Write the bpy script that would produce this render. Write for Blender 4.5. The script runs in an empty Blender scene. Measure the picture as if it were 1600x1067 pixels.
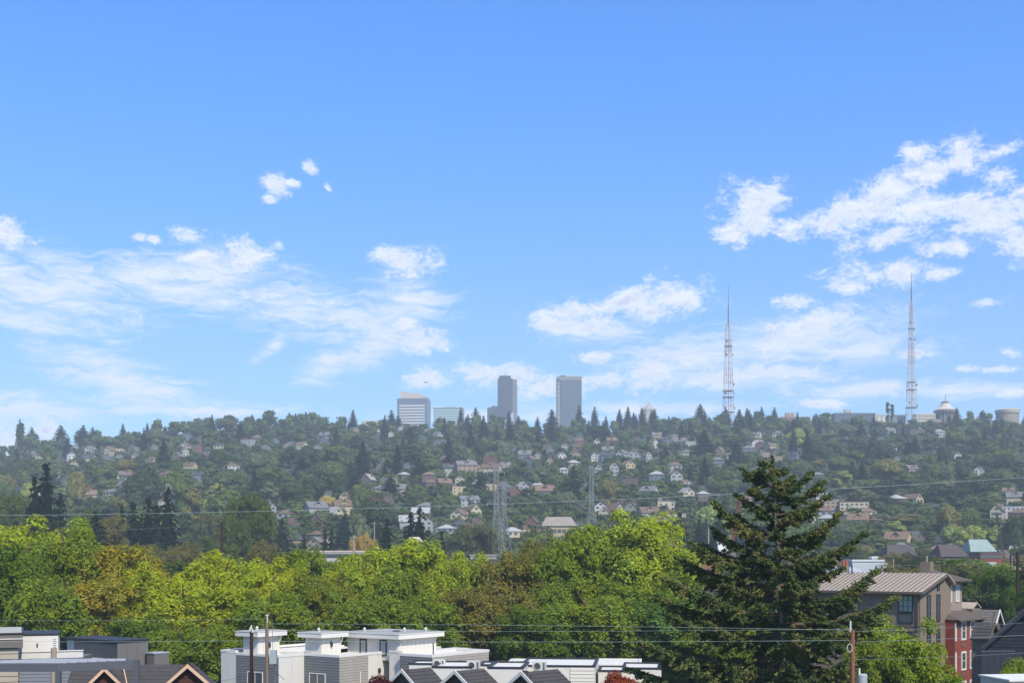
import bpy, bmesh, math, random
import numpy as np
from mathutils import Vector, Matrix

R = math.radians
rng = random.Random(11)
nr = np.random.default_rng(11)
scene = bpy.context.scene
COL = scene.collection

# ------------------------------------------------------------------ camera, light, exposure
F = 2000.0          # focal length in photograph pixels (photograph 1600 px wide)
HZ = 870.0          # row of the horizon
CAM = 18.0          # height of the camera above the street
cam = bpy.data.cameras.new('camera')
cam_o = bpy.data.objects.new('camera', cam)
COL.objects.link(cam_o)
cam_o.location = (0, 0, CAM)
cam_o.rotation_euler = (R(90), 0, 0)
cam.sensor_width = 36.0
cam.lens = 36.0 * F / 1600.0
cam.shift_y = (HZ - 533.5) / 1600.0
cam.clip_start = 1.0
cam.clip_end = 12000.0
scene.camera = cam_o

SUN_EL, SUN_AZ = 48.0, 152.0       # azimuth clockwise from the view direction (+Y)
sun = bpy.data.lights.new('sun', 'SUN')
sun.energy = 4.6
sun.angle = R(0.53)
sun.color = (1.0, 0.92, 0.80)
sun_o = bpy.data.objects.new('sun', sun)
COL.objects.link(sun_o)
sd = Vector((math.sin(R(SUN_AZ)) * math.cos(R(SUN_EL)), math.cos(R(SUN_AZ)) * math.cos(R(SUN_EL)), math.sin(R(SUN_EL))))
sun_o.rotation_euler = sd.to_track_quat('Z', 'Y').to_euler()

scene.view_settings.view_transform = 'Standard'
scene.view_settings.look = 'None'
scene.view_settings.exposure = 0.35
scene.view_settings.gamma = 1.0
scene.view_settings.use_curve_mapping = False
cy = scene.cycles
cy.use_denoising = True
cy.max_bounces = 6
cy.diffuse_bounces = 2
cy.glossy_bounces = 2
cy.transmission_bounces = 2
cy.transparent_max_bounces = 4
cy.volume_bounces = 1
cy.caustics_reflective = False
cy.caustics_refractive = False
cy.use_adaptive_sampling = True
cy.adaptive_threshold = 0.02

# ------------------------------------------------------------------ node helpers
def nodes_of(tree):
    tree.nodes.clear()
    return tree.nodes, tree.links

class NT:
    """Short hand for building node trees."""
    def __init__(s, tree):
        s.t = tree; s.N = tree.nodes; s.L = tree.links
    def n(s, typ, **kw):
        nd = s.N.new(typ)
        for k, v in kw.items():
            setattr(nd, k, v)
        return nd
    def put(s, inp, v):
        if isinstance(v, bpy.types.NodeSocket):
            s.L.new(v, inp)
        else:
            inp.default_value = v
    def m(s, op, a, b=None, c=None, clamp=False):
        nd = s.n('ShaderNodeMath', operation=op)
        nd.use_clamp = clamp
        s.put(nd.inputs[0], a)
        if b is not None: s.put(nd.inputs[1], b)
        if c is not None: s.put(nd.inputs[2], c)
        return nd.outputs[0]
    def v(s, op, a, b=None, out=0):
        nd = s.n('ShaderNodeVectorMath', operation=op)
        s.put(nd.inputs[0], a)
        if b is not None: s.put(nd.inputs[1], b)
        return nd.outputs[out]
    def rng(s, x, a, b, c, d, smooth=True):
        nd = s.n('ShaderNodeMapRange')
        nd.interpolation_type = 'SMOOTHSTEP' if smooth else 'LINEAR'
        s.put(nd.inputs['Value'], x)
        for k, q in zip(('From Min', 'From Max', 'To Min', 'To Max'), (a, b, c, d)):
            s.put(nd.inputs[k], q)
        return nd.outputs['Result']
    def mix(s, f, a, b, blend='MIX'):
        nd = s.n('ShaderNodeMix', data_type='RGBA', blend_type=blend)
        s.put(nd.inputs[0], f); s.put(nd.inputs[6], a); s.put(nd.inputs[7], b)
        return nd.outputs[2]
    def noise(s, vec, scale, detail=4, rough=0.55, dist=0.0, out='Fac'):
        nd = s.n('ShaderNodeTexNoise')
        s.put(nd.inputs['Vector'], vec)
        nd.inputs['Scale'].default_value = scale
        nd.inputs['Detail'].default_value = detail
        nd.inputs['Roughness'].default_value = rough
        nd.inputs['Distortion'].default_value = dist
        return nd.outputs[out]

def rgb(h):
    """sRGB hex -> linear rgba"""
    c = [int(h[i:i + 2], 16) / 255 for i in (0, 2, 4)]
    return tuple([(x / 12.92 if x <= 0.04045 else ((x + 0.055) / 1.055) ** 2.4) for x in c] + [1.0])

# ------------------------------------------------------------------ sky with clouds (at infinity, by direction)
world = bpy.data.worlds.new('World')
scene.world = world
world.use_nodes = True
world.node_tree.nodes.clear()
g = NT(world.node_tree)
sky = g.n('ShaderNodeTexSky', sky_type='NISHITA')
sky.sun_disc = False
sky.sun_elevation = R(SUN_EL)
sky.sun_rotation = R(SUN_AZ)
sky.altitude = 100.0
sky.air_density = 1.0
sky.dust_density = 0.6
sky.ozone_density = 1.6
tc = g.n('ShaderNodeTexCoord')
D = tc.outputs['Generated']
sep = g.n('ShaderNodeSeparateXYZ'); g.L.new(D, sep.inputs[0])
az = g.m('ARCTAN2', sep.outputs[0], sep.outputs[1])
el = g.m('ARCSINE', sep.outputs[2])
comb = g.n('ShaderNodeCombineXYZ')
g.L.new(az, comb.inputs[0]); g.L.new(el, comb.inputs[1])
UV = g.v('SCALE', comb.outputs[0]); UV.node.inputs['Scale'].default_value = 20.0   # 100 px of the photograph = 1

def azel(px, py):
    dx, dz = (px - 800) / F, (HZ - py) / F
    return math.atan2(dx, 1) * 20, math.atan2(dz, math.hypot(1, dx)) * 20

CUMULUS = [(1180,312,52,30,0),(1165,350,52,26,0),(1150,372,30,14,0),(1240,352,46,20,0),(1290,350,44,20,0),(1338,330,48,28,15),(1392,300,60,32,25),
 (1446,268,62,30,22),(1505,248,50,24,15),(1548,240,34,12,8),(1425,322,66,24,10),(1485,330,66,26,0),(1550,335,66,30,5),(1385,372,56,14,15),
 (1480,386,40,14,0),(1592,374,40,26,0),(1430,238,26,12,0),(1560,276,18,14,0),(1372,430,66,20,0),(1470,428,38,9,5),(1330,447,34,10,0),(1250,472,32,11,0),
 (1052,462,52,28,-8),(985,470,58,20,8),(890,487,66,17,5),(915,510,86,17,0),(1015,490,50,20,0),(642,412,48,22,0),(604,400,26,16,0),(672,408,26,16,0),
 (426,286,24,15,0),(456,287,15,6,-10),(483,262,15,9,-10),(418,311,12,7,0),(512,294,10,6,-40),(295,372,24,13,0),(386,396,34,24,0),(372,414,36,16,0),
 (434,382,16,8,0),(320,402,30,12,0),(300,400,24,10,0),(650,534,50,20,0),(632,504,24,14,0),(692,540,20,12,0),(665,590,44,18,0),(745,585,34,16,0),(800,592,70,22,0),
 (862,604,60,18,0),(945,596,42,12,0),(930,560,36,12,0),(1030,578,60,26,0),(1010,600,40,16,0),(1120,592,70,16,0),(1210,584,80,14,0),(1250,512,80,24,12),(1200,540,60,16,0),
 (1440,552,34,8,0),(1577,551,22,7,0),(1505,577,22,6,0),(1555,577,22,6,0),(1372,606,50,9,0),(1275,632,50,8,0),(1580,612,30,8,0),
 (1542,473,22,6,0),(20,690,60,24,0),(70,674,30,14,0),(10,365,34,22,-20),(218,372,10,5,0),(240,374,10,5,0)]
CIRRUS = [(10,430,90,34,-15),(70,460,150,50,-8),(220,430,120,36,8),(300,455,150,38,-6),(450,475,140,40,-4),(560,500,110,40,0),(640,468,70,38,-10),(590,535,80,36,25),
 (510,572,50,26,30),(190,595,130,34,-15),(150,565,90,24,-18),(240,612,70,16,0),(425,540,34,12,40),(330,430,120,40,0),(120,440,90,40,-10),(1090,560,140,40,0),(1250,530,170,42,8),(1330,548,120,26,0),
 (30,500,140,18,-10),(1180,590,160,24,0),(1370,610,140,16,0),(1000,640,200,14,0),(1500,610,90,14,0),(300,640,180,16,0),(760,650,200,12,0),(40,640,120,30,0),(940,520,80,20,0)]

def blobmask(lst):
    prev = None
    for (px, py, rx, ry, a) in lst:
        cu, cv = azel(px, py)
        mp = g.n('ShaderNodeMapping', vector_type='TEXTURE')
        if prev is None:
            g.L.new(UV, mp.inputs['Vector'])
        else:       # a negligible term keeps the nodes evaluated one after another (a short stack)
            ch = g.n('ShaderNodeVectorMath', operation='MULTIPLY_ADD')
            g.L.new(prev, ch.inputs[0]); ch.inputs[1].default_value = (1e-9, 1e-9, 0); g.L.new(UV, ch.inputs[2])
            g.L.new(ch.outputs[0], mp.inputs['Vector'])
        mp.inputs['Location'].default_value = (cu, cv, 0)
        mp.inputs['Rotation'].default_value = (0, 0, R(a))
        mp.inputs['Scale'].default_value = (rx / 100, ry / 100, 1)
        ln = g.v('LENGTH', mp.outputs[0], out=1)
        prev = ln if prev is None else g.m('SMOOTH_MIN', prev, ln, 0.2)
    return prev       # 0 in the heart of a cloud, 1 at its nominal outline

warp = g.noise(UV, 1.6, 3, 0.6, out='Color')
wv = g.v('SUBTRACT', warp, (0.5, 0.5, 0.5))
ws = g.v('SCALE', wv); ws.node.inputs['Scale'].default_value = 0.55
UVflat = g.v('MULTIPLY', UV, (1.0, 1.7, 1.0))
UVw = g.v('ADD', UVflat, ws)
n1 = g.noise(UVw, 1.9, 9, 0.62)
n2 = g.noise(g.v('ADD', UVw, (0.05, 0.20, 0.0)), 1.9, 5, 0.6)
cm = blobmask(CUMULUS)
cd = g.m('ADD', g.m('SUBTRACT', 1.22, cm), g.m('MULTIPLY', g.m('SUBTRACT', n1, 0.5), 3.6))
nf = g.noise(UVw, 12.0, 6, 0.68)
cd = g.m('ADD', cd, g.m('MULTIPLY', g.m('SUBTRACT', nf, 0.5), 2.0))
ca = g.m('MULTIPLY', g.rng(cd, -0.15, 1.15, 0.0, 1.0), 0.97)
# fibrous high cloud
fib = g.v('MULTIPLY', UVw, (0.55, 1.5, 1.0))
n3 = g.noise(fib, 2.6, 10, 0.66, 0.9)
im = blobmask(CIRRUS)
idn = g.m('ADD', g.m('SUBTRACT', 1.02, im), g.m('MULTIPLY', g.m('SUBTRACT', n3, 0.5), 3.2))
ia = g.m('MULTIPLY', g.rng(idn, -0.35, 1.35, 0.0, 1.0), 0.9)
# the same kind of sky all round
big = g.noise(g.v('MULTIPLY', D, (3.0, 3.0, 9.0)), 0.9, 6, 0.6, 0.4)
outv = g.rng(g.m('ABSOLUTE', az), 0.46, 0.60, 0.0, 1.0)
outh = g.rng(el, 0.44, 0.56, 0.0, 1.0)
outm = g.m('MAXIMUM', outv, outh)
ga = g.m('MULTIPLY', g.m('MULTIPLY', g.rng(big, 0.52, 0.70, 0.0, 0.85), outm), g.rng(el, 0.0, 0.05, 0.0, 1.0))
cover = g.m('MAXIMUM', g.m('MAXIMUM', ca, ia), ga)
shade = g.rng(g.m('SUBTRACT', n1, n2), -0.08, 0.14, 0.0, 1.0)
thick = g.rng(cd, 0.6, 1.8, 0.0, 1.0)
ccol = g.mix(g.m('MULTIPLY', g.m('SUBTRACT', 1.0, shade), thick), (0.93, 0.955, 1.0, 1), (0.55, 0.62, 0.86, 1))
up = g.m('POWER', g.rng(el, 0.04, 0.36, 0.0, 1.0, False), 0.75)
tint = g.mix(up, (0.86, 0.95, 1.03, 1), (0.36, 1.08, 2.0, 1))
skyc = g.mix(1.0, sky.outputs[0], tint, 'MULTIPLY')
CLOUD = 8.4
cl = g.v('SCALE', ccol); cl.node.inputs['Scale'].default_value = CLOUD
fin = g.mix(cover, skyc, cl)
bg = g.n('ShaderNodeBackground'); bg.inputs['Strength'].default_value = 0.10
g.L.new(fin, bg.inputs['Color'])
wo = g.n('ShaderNodeOutputWorld'); g.L.new(bg.outputs[0], wo.inputs['Surface'])
world.cycles.sampling_method = 'MANUAL'
world.cycles.sample_map_resolution = 512

# ------------------------------------------------------------------ materials
MATS = {}
def mat(name, col, rough=0.8, var=0.12, scale=1.0, bump=0.0, spec=0.3, metal=0.0, objcol=False, streak=False):
    if name in MATS: return MATS[name]
    m = bpy.data.materials.new(name); m.use_nodes = True
    m.node_tree.nodes.clear()
    q = NT(m.node_tree)
    t = q.n('ShaderNodeTexCoord').outputs['Object']
    if streak: t = q.v('MULTIPLY', t, (1.0, 1.0, 0.18))
    a = q.noise(t, scale, 5, 0.6)
    if objcol:
        base = q.n('ShaderNodeObjectInfo').outputs['Color']
    else:
        base = q.n('ShaderNodeRGB'); base.outputs[0].default_value = col; base = base.outputs[0]
    rnd = q.n('ShaderNodeObjectInfo').outputs['Random']
    k = q.m('ADD', q.rng(a, 0.25, 0.75, 1 - var, 1 + var, False), q.m('MULTIPLY', q.m('SUBTRACT', rnd, 0.5), var * 0.7))
    c = q.v('SCALE', base); c.node.inputs['Scale'].default_value = 1; q.L.new(k, c.node.inputs['Scale'])
    b = q.n('ShaderNodeBsdfPrincipled')
    q.L.new(c, b.inputs['Base Color'])
    b.inputs['Roughness'].default_value = rough
    b.inputs['Specular IOR Level'].default_value = spec
    b.inputs['Metallic'].default_value = metal
    if bump:
        bn = q.n('ShaderNodeBump'); bn.inputs['Strength'].default_value = 0.6; bn.inputs['Distance'].default_value = bump
        q.L.new(q.noise(t, scale * 6, 4, 0.6), bn.inputs['Height']); q.L.new(bn.outputs[0], b.inputs['Normal'])
    o = q.n('ShaderNodeOutputMaterial'); q.L.new(b.outputs[0], o.inputs['Surface'])
    MATS[name] = m
    return m

def leafmat(name, col=None, col2=None, objcol=False, transl=0.35, nscale=0.35, islands=True, shift=False):
    """Foliage: leaf to leaf variation, patches of a second leaf colour."""
    m = bpy.data.materials.new(name); m.use_nodes = True
    m.node_tree.nodes.clear()
    q = NT(m.node_tree)
    t = q.n('ShaderNodeTexCoord').outputs['Object']
    if objcol:
        base = q.n('ShaderNodeObjectInfo').outputs['Color']
    else:
        nb = q.n('ShaderNodeRGB'); nb.outputs[0].default_value = col; base = nb.outputs[0]
    n = q.noise(t, nscale, 3, 0.6)
    if col2 is not None:
        base = q.mix(q.rng(n, 0.42, 0.62, 0, 1), base, col2)
    if shift:    # sprays of younger, yellower leaves and of older, greener ones
        base = q.mix(q.rng(n, 0.40, 0.62, 0, .8), base, q.v('MULTIPLY', base, (1.28, 1.06, 0.55)))
        base = q.mix(q.rng(q.noise(t, nscale * .7 + .11, 3, 0.6), 0.5, 0.68, 0, .8), base, q.v('MULTIPLY', base, (0.74, 0.88, 0.85)))
    k = q.rng(q.noise(t, nscale * 3.1, 3, 0.6), 0.3, 0.7, 0.72, 1.28, False)
    if islands:
        ri = q.n('ShaderNodeNewGeometry').outputs['Random Per Island']
        k = q.m('MULTIPLY', k, q.rng(ri, 0, 1, 0.8, 1.2, False))
    c = q.v('SCALE', base); q.L.new(k, c.node.inputs['Scale'])
    d = q.n('ShaderNodeBsdfDiffuse'); q.L.new(c, d.inputs[0])
    tr = q.n('ShaderNodeBsdfTranslucent')
    tcx = q.v('MULTIPLY', c, (1.15, 1.15, 0.6)); q.L.new(tcx, tr.inputs[0])
    mx = q.n('ShaderNodeMixShader'); mx.inputs[0].default_value = transl
    q.L.new(d.outputs[0], mx.inputs[1]); q.L.new(tr.outputs[0], mx.inputs[2])
    o = q.n('ShaderNodeOutputMaterial'); q.L.new(mx.outputs[0], o.inputs['Surface'])
    MATS[name] = m
    return m

# ------------------------------------------------------------------ mesh builder
def cross_frame(d):
    d = Vector(d).normalized()
    a = Vector((0, 0, 1)) if abs(d.z) < 0.9 else Vector((1, 0, 0))
    u = d.cross(a).normalized()
    return u, d.cross(u).normalized()

class MB:
    def __init__(s): s.v = []; s.f = []
    def add(s, vs, fs):
        o = len(s.v); s.v += [tuple(p) for p in vs]; s.f += [tuple(o + i for i in f) for f in fs]
        return s
    def box(s, x0, x1, y0, y1, z0, z1):
        x0, x1 = min(x0, x1), max(x0, x1); y0, y1 = min(y0, y1), max(y0, y1)
        vs = [(x, y, z) for z in (z0, z1) for y in (y0, y1) for x in (x0, x1)]
        return s.add(vs, [(0, 2, 3, 1), (4, 5, 7, 6), (0, 1, 5, 4), (2, 6, 7, 3), (0, 4, 6, 2), (1, 3, 7, 5)])
    def obox(s, o, a, b, c):
        """box from corner o along three edge vectors"""
        o, a, b, c = map(Vector, (o, a, b, c))
        vs = [o, o + a, o + b, o + a + b, o + c, o + a + c, o + b + c, o + a + b + c]
        fs = [(0, 2, 3, 1), (4, 5, 7, 6), (0, 1, 5, 4), (2, 6, 7, 3), (0, 4, 6, 2), (1, 3, 7, 5)]
        if a.cross(b).dot(c) < 0: fs = [f[::-1] for f in fs]
        return s.add(vs, fs)
    def tube(s, p, q, r, r2=None, n=6, caps=True):
        p, q = Vector(p), Vector(q); r2 = r if r2 is None else r2
        u, w = cross_frame(q - p)
        vs = []
        for c, rr in ((p, r), (q, r2)):
            for i in range(n):
                a = 2 * math.pi * i / n
                vs.append(c + u * (rr * math.cos(a)) + w * (rr * math.sin(a)))
        fs = [(i, n + i, n + (i + 1) % n, (i + 1) % n) for i in range(n)]
        if caps: fs += [tuple(range(n)), tuple(range(2 * n - 1, n - 1, -1))]
        return s.add(vs, fs)
    def path(s, pts, r, n=4):
        for a, b in zip(pts[:-1], pts[1:]): s.tube(a, b, r, n=n, caps=False)
        return s
    def lathe(s, prof, n=24, cx=0, cy_=0):
        vs = []
        for r, z in prof:
            for i in range(n):
                a = 2 * math.pi * i / n
                vs.append((cx + r * math.cos(a), cy_ + r * math.sin(a), z))
        fs = []
        for k in range(len(prof) - 1):
            for i in range(n):
                j = (i + 1) % n
                fs.append((k * n + i, k * n + j, (k + 1) * n + j, (k + 1) * n + i))
        fs.append(tuple(range(n - 1, -1, -1))); fs.append(tuple((len(prof) - 1) * n + i for i in range(n)))
        return s.add(vs, fs)
    def mesh(s, name, m, smooth=False):
        me = bpy.data.meshes.new(name); me.from_pydata(s.v, [], s.f)
        if smooth: me.polygons.foreach_set('use_smooth', [True] * len(me.polygons))
        if m: me.materials.append(m)
        me.update()
        return me
    def build(s, name, m, parent=None, smooth=False):
        return link(name, s.mesh(name, m, smooth), parent)

def link(name, me, parent=None, loc=(0, 0, 0), rz=0.0, scale=None, color=None):
    o = bpy.data.objects.new(name, me); COL.objects.link(o)
    o.location = loc; o.rotation_euler = (0, 0, rz)
    if scale is not None: o.scale = scale
    if color is not None: o.color = color
    if parent is not None: o.parent = parent
    return o
def tag(o, label=None, cat=None, group=None, kind=None):
    if label: o['label'] = label
    if cat: o['category'] = cat
    if group: o['group'] = group
    if kind: o['kind'] = kind
    return o
def thing(name, label, cat, loc=(0, 0, 0), rz=0.0, group=None):
    return tag(link(name, None, None, loc, rz), label, cat, group)
def copy_tree(o, parent=None, color=None):
    c = o.copy(); COL.objects.link(c); c.parent = parent
    if color is not None: c.color = color
    for ch in o.children: copy_tree(ch, c, color)
    return c
def P(px, py, d):
    """world point seen at photograph pixel (px, py) at depth d"""
    return Vector(((px - 800) / F * d, d, CAM + (HZ - py) / F * d))
def Zat(py, d): return CAM + (HZ - py) / F * d
def Xat(px, d): return (px - 800) / F * d

def arr_mesh(name, V, Fc, m, smooth=False):
    """V (n,3), Fc (k,3|4) numpy -> mesh, fast"""
    me = bpy.data.meshes.new(name)
    k, c = Fc.shape
    me.vertices.add(len(V)); me.vertices.foreach_set('co', V.astype(np.float32).ravel())
    me.loops.add(k * c); me.loops.foreach_set('vertex_index', Fc.astype(np.int32).ravel())
    me.polygons.add(k)
    me.polygons.foreach_set('loop_start', np.arange(0, k * c, c, dtype=np.int32))
    me.polygons.foreach_set('loop_total', np.full(k, c, dtype=np.int32))
    if smooth: me.polygons.foreach_set('use_smooth', np.ones(k, dtype=bool))
    me.materials.append(m)
    me.update(calc_edges=True)
    return me

def ico(sub):
    bm = bmesh.new(); bmesh.ops.create_icosphere(bm, subdivisions=sub, radius=1)
    V = np.array([v.co[:] for v in bm.verts]); T = np.array([[v.index for v in f.verts] for f in bm.faces])
    bm.free(); return V, T
ICO1, ICO2 = ico(1), ico(2)
def unit(a): return a / (np.linalg.norm(a, axis=1, keepdims=True) + 1e-9)

def leaves(C, Nn, size, aspect=0.6, r=None, tri=False):
    """one small leaf quad per centre, normals about Nn"""
    r = nr if r is None else r
    n = len(C)
    Nn = unit(Nn + r.normal(0, 0.45, (n, 3)))
    t = unit(np.cross(Nn, r.normal(0, 1, (n, 3))))
    b = np.cross(Nn, t)
    s = (size * r.uniform(0.6, 1.3, n))[:, None] if np.isscalar(size) else size[:, None]
    bend = Nn * s * 0.15
    if tri:
        V = np.stack([C + t * s, C - t * s * 0.6 + b * s * aspect, C - t * s * 0.6 - b * s * aspect], 1).reshape(-1, 3)
        return V, np.arange(3 * n).reshape(-1, 3)
    V = np.stack([C + t * s - bend, C + b * s * aspect, C - t * s - bend, C - b * s * aspect], 1).reshape(-1, 3)
    return V, np.arange(4 * n).reshape(-1, 4)

def trunk_mesh(h, r, limbs, m, seed=0, name='trunk'):
    rr = random.Random(seed); b = MB()
    pts = [Vector((0, 0, -1.5))]
    for i in range(1, 6):
        pts.append(Vector((rr.uniform(-.2, .2), rr.uniform(-.2, .2), h * i / 5)))
    for i in range(5): b.tube(pts[i], pts[i + 1], r * (1 - i * .16), r * (1 - (i + 1) * .16), n=7, caps=False)
    for k in range(limbs):
        t = rr.uniform(.3, .95); p = pts[1].lerp(pts[-1], t)
        a = rr.uniform(0, 6.28); L = h * rr.uniform(.2, .36)
        q = p + Vector((math.cos(a) * L * .6, math.sin(a) * L * .6, L * .8))
        mid = p.lerp(q, .5) + Vector((0, 0, -L * .06))
        b.tube(p, mid, r * .42, r * .3, n=5, caps=False); b.tube(mid, q, r * .3, r * .1, n=5, caps=False)
    return b.mesh(name, m)

# foliage palette (real leaf colours)
BARK = mat('bark', rgb('5b4a3c'), 0.95, 0.25, 2.0, 0.03)
BARKG = mat('grey_bark', rgb('6d6459'), 0.95, 0.25, 2.0, 0.03)
HILL_LEAF = leafmat('hill_leaf', objcol=True, transl=0.25, nscale=0.16, islands=False)

# ------------------------------------------------------------------ terrain
ZD = np.array([-600, 0, 260, 360, 480, 560, 640, 750, 900, 1050, 1200, 1400, 1500, 1700, 2200, 2900, 4000], float)
ZF = np.array([0, 0, 0, 1.5, 8, 16, 30, 49, 76, 101, 125, 157, 160, 152, 130, 110, 90], float) / 157
CP = np.array([-900, -300, -60, 0, 60, 130, 200, 260, 330, 420, 500, 560, 620, 700, 850, 950, 1050, 1250, 1600, 2000, 2600], float)
CZ = np.array([730, 722, 716, 712, 700, 696, 692, 676, 670, 670, 674, 676, 672, 673, 673, 674, 668, 667, 667, 672, 690], float)
def ground(x, y):
    x = np.asarray(x, float); y = np.asarray(y, float)
    px = 800 + F * x / np.maximum(y, 400)
    zc = CAM + (HZ - np.interp(px, CP, CZ)) / F * 1400
    f = np.interp(y, ZD, ZF)
    und = 2.2 * np.sin(x / 71 + 1.3) * np.sin(y / 57) + 1.5 * np.sin(x / 33 + y / 41)
    return f * zc + und * np.clip((y - 420) / 200, 0, 1)
def gz(x, y): return float(ground(x, y))

def grid_mesh(name, xs, ys, m, dz=0.0):
    X, Y = np.meshgrid(xs, ys); Z = ground(X, Y) + dz
    V = np.stack([X, Y, Z], -1).reshape(-1, 3)
    nx, ny = len(xs), len(ys)
    i = np.arange(nx * ny).reshape(ny, nx)
    Fc = np.stack([i[:-1, :-1], i[:-1, 1:], i[1:, 1:], i[1:, :-1]], -1).reshape(-1, 4)
    return arr_mesh(name, V, Fc, m, True)

gm = bpy.data.materials.new('hillside_ground'); gm.use_nodes = True; gm.node_tree.nodes.clear()
q = NT(gm.node_tree)
t = q.n('ShaderNodeTexCoord').outputs['Object']
c1 = q.mix(q.rng(q.noise(t, 0.02, 5, 0.6), 0.4, 0.6, 0, 1), rgb('35432a'), rgb('4a5038'))
c2 = q.mix(q.rng(q.noise(t, 0.3, 5, 0.7), 0.35, 0.65, 0, 1), c1, rgb('2c381f'))
b = q.n('ShaderNodeBsdfPrincipled'); q.L.new(c2, b.inputs['Base Color']); b.inputs['Roughness'].default_value = 1
o_ = q.n('ShaderNodeOutputMaterial'); q.L.new(b.outputs[0], o_.inputs['Surface'])
xs = np.concatenate([np.linspace(-2400, -700, 30)[:-1], np.linspace(-700, 700, 160), np.linspace(700, 2400, 30)[1:]])
ys = np.concatenate([np.linspace(-300, 400, 12)[:-1], np.linspace(400, 1600, 150), np.linspace(1600, 2850, 25)[1:]])
gr = link('ground', grid_mesh('ground', xs, ys, gm)); tag(gr, 'green hillside and flat town ground', kind='structure')

# ------------------------------------------------------------------ tree prototypes
def crown_mesh(name, seed, Rr, H, z0, nl, per, size, m, core=0.8, icosub=1, upright=0.0, lobe=(0.3, 0.5), up=0.35, flat=1.0, tri=False, subs=None):
    """uneven crown: lobes on and in an egg, each a dark leafy core with leaves round it"""
    r = np.random.default_rng(seed)
    Vs, Fs, Ls, Lf = [], [], [], []
    nv = 0; lv = 0
    hc = (H - z0) / 2; zc = z0 + hc
    for k in range(nl):
        d = unit(r.normal(0, 1, (1, 3)))[0]
        if k % 3 == 0: d[2] = abs(d[2])
        rad = r.uniform(0.35, 0.92) ** 0.6
        taper = 1 - upright * max(0, d[2] * rad)
        lr = Rr * r.uniform(*lobe)
        c = np.array([d[0] * (Rr - lr * .6) * rad * taper, d[1] * (Rr - lr * .6) * rad * taper, zc + d[2] * (hc - lr * .5) * rad])
        if subs:      # several leaders, each with its own head
            ox_, oy_, sr, h1 = subs[k % len(subs)]
            zz = min((c[2] - z0) / (H - z0), .86 + .03 * math.sin(k))
            c = np.array([c[0] * sr + ox_ * Rr * min(1, .35 + zz), c[1] * sr + oy_ * Rr * min(1, .35 + zz), z0 + zz * (H * h1 - z0)])
        sc = np.array([lr, lr, lr * r.uniform(.75, 1.05) * flat])
        V, T = (ICO2 if icosub == 2 else ICO1)
        V = V * (1 + r.normal(0, .13, (len(V), 1))) * sc * core + c
        Vs.append(V); Fs.append(T + nv); nv += len(V)
        dirs = unit(r.normal(0, 1, (per, 3)))
        dirs[:, 2] = np.where(dirs[:, 2] < -0.35, -dirs[:, 2], dirs[:, 2])
        # clumpy shell
        bump = 1 + 0.16 * np.sin(dirs[:, 0] * 5.3 + k) * np.sin(dirs[:, 1] * 6.1 + k * 2) + r.normal(0, .09, per)
        C = c + dirs * sc * bump[:, None]
        a, f = leaves(C, dirs + np.array([0, 0, up]), size, 0.62, r, tri)
        Ls.append(a); Lf.append(f + lv); lv += len(a)
    V = np.concatenate(Vs); T = np.concatenate(Fs)
    L = np.concatenate(Ls); LF = np.concatenate(Lf)
    if tri:
        return arr_mesh(name, np.concatenate([V, L]), np.concatenate([T, LF + len(V)]), m)
    # turn the core triangles into degenerate-free quads by pairing a copied corner is wasteful; keep both as triangles
    LT = np.concatenate([LF[:, [0, 1, 2]], LF[:, [0, 2, 3]]])
    return arr_mesh(name, np.concatenate([V, L]), np.concatenate([T, LT + len(V)]), m)

def conifer_mesh(name, seed, Rr, H, tiers, per, size, m, z0=1.5, ragged=0.3, droop=0.25, power=0.85):
    """tiers of separate boughs, each a flat drooping spray of needle tufts"""
    r = np.random.default_rng(seed)
    Cs, Ns = [], []
    MBc = []
    for k in range(tiers):
        t = (k + r.uniform(-.3, .3)) / tiers
        z = z0 + (H - z0) * max(t, 0)
        rad = Rr * (1 - t) ** power * (0.35 + 0.65 * min(1, t * 9 + .45))
        nb = max(3, int(round(8 * (1 - t * .5))))
        ph = r.uniform(0, 6.28)
        for j in range(nb):
            L = rad * r.uniform(1 - ragged, 1.12) + .15
            a = ph + 6.28 * j / nb + r.uniform(-.25, .25)
            n = max(4, int(per * (L / Rr) ** 1.2))
            s = r.uniform(0.12, 1, n) ** .75
            w = r.normal(0, 1, n) * L * .17 * (1.15 - s)
            x = s * L; zz = z + x * (0.18 - droop * 2.0 * (s ** 1.2)) + r.normal(0, .12, n) * (1 - s * .5) * size * 2
            Cs.append(np.stack([np.cos(a) * x - np.sin(a) * w, np.sin(a) * x + np.cos(a) * w, zz], 1))
            Ns.append(np.stack([np.cos(a) * .5 + 0 * x, np.sin(a) * .5 + 0 * x, .9 + 0 * x], 1))
    n = 24; s = np.linspace(0, 1, n)
    Cs.append(np.stack([r.normal(0, .12, n), r.normal(0, .12, n), H - 2.0 * (1 - s) * H / 24], 1)); Ns.append(np.tile([0.3, .3, .6], (n, 1)))
    C = np.concatenate(Cs); Nn = np.concatenate(Ns)
    L, LF = leaves(C, Nn, size, 0.5, r, True)
    # inner core
    b = MB(); pr = [(Rr * .5 * (1 - i / 6) ** power + .02, z0 + (H * .93 - z0) * i / 6) for i in range(7)]
    b.lathe(pr, 7); V = np.array(b.v)
    T = []
    for f in b.f:
        for i in range(1, len(f) - 1): T.append((f[0], f[i], f[i + 1]))
    T = np.array(T)
    return arr_mesh(name, np.concatenate([V, L]), np.concatenate([T, LF + len(V)]), m)

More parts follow.
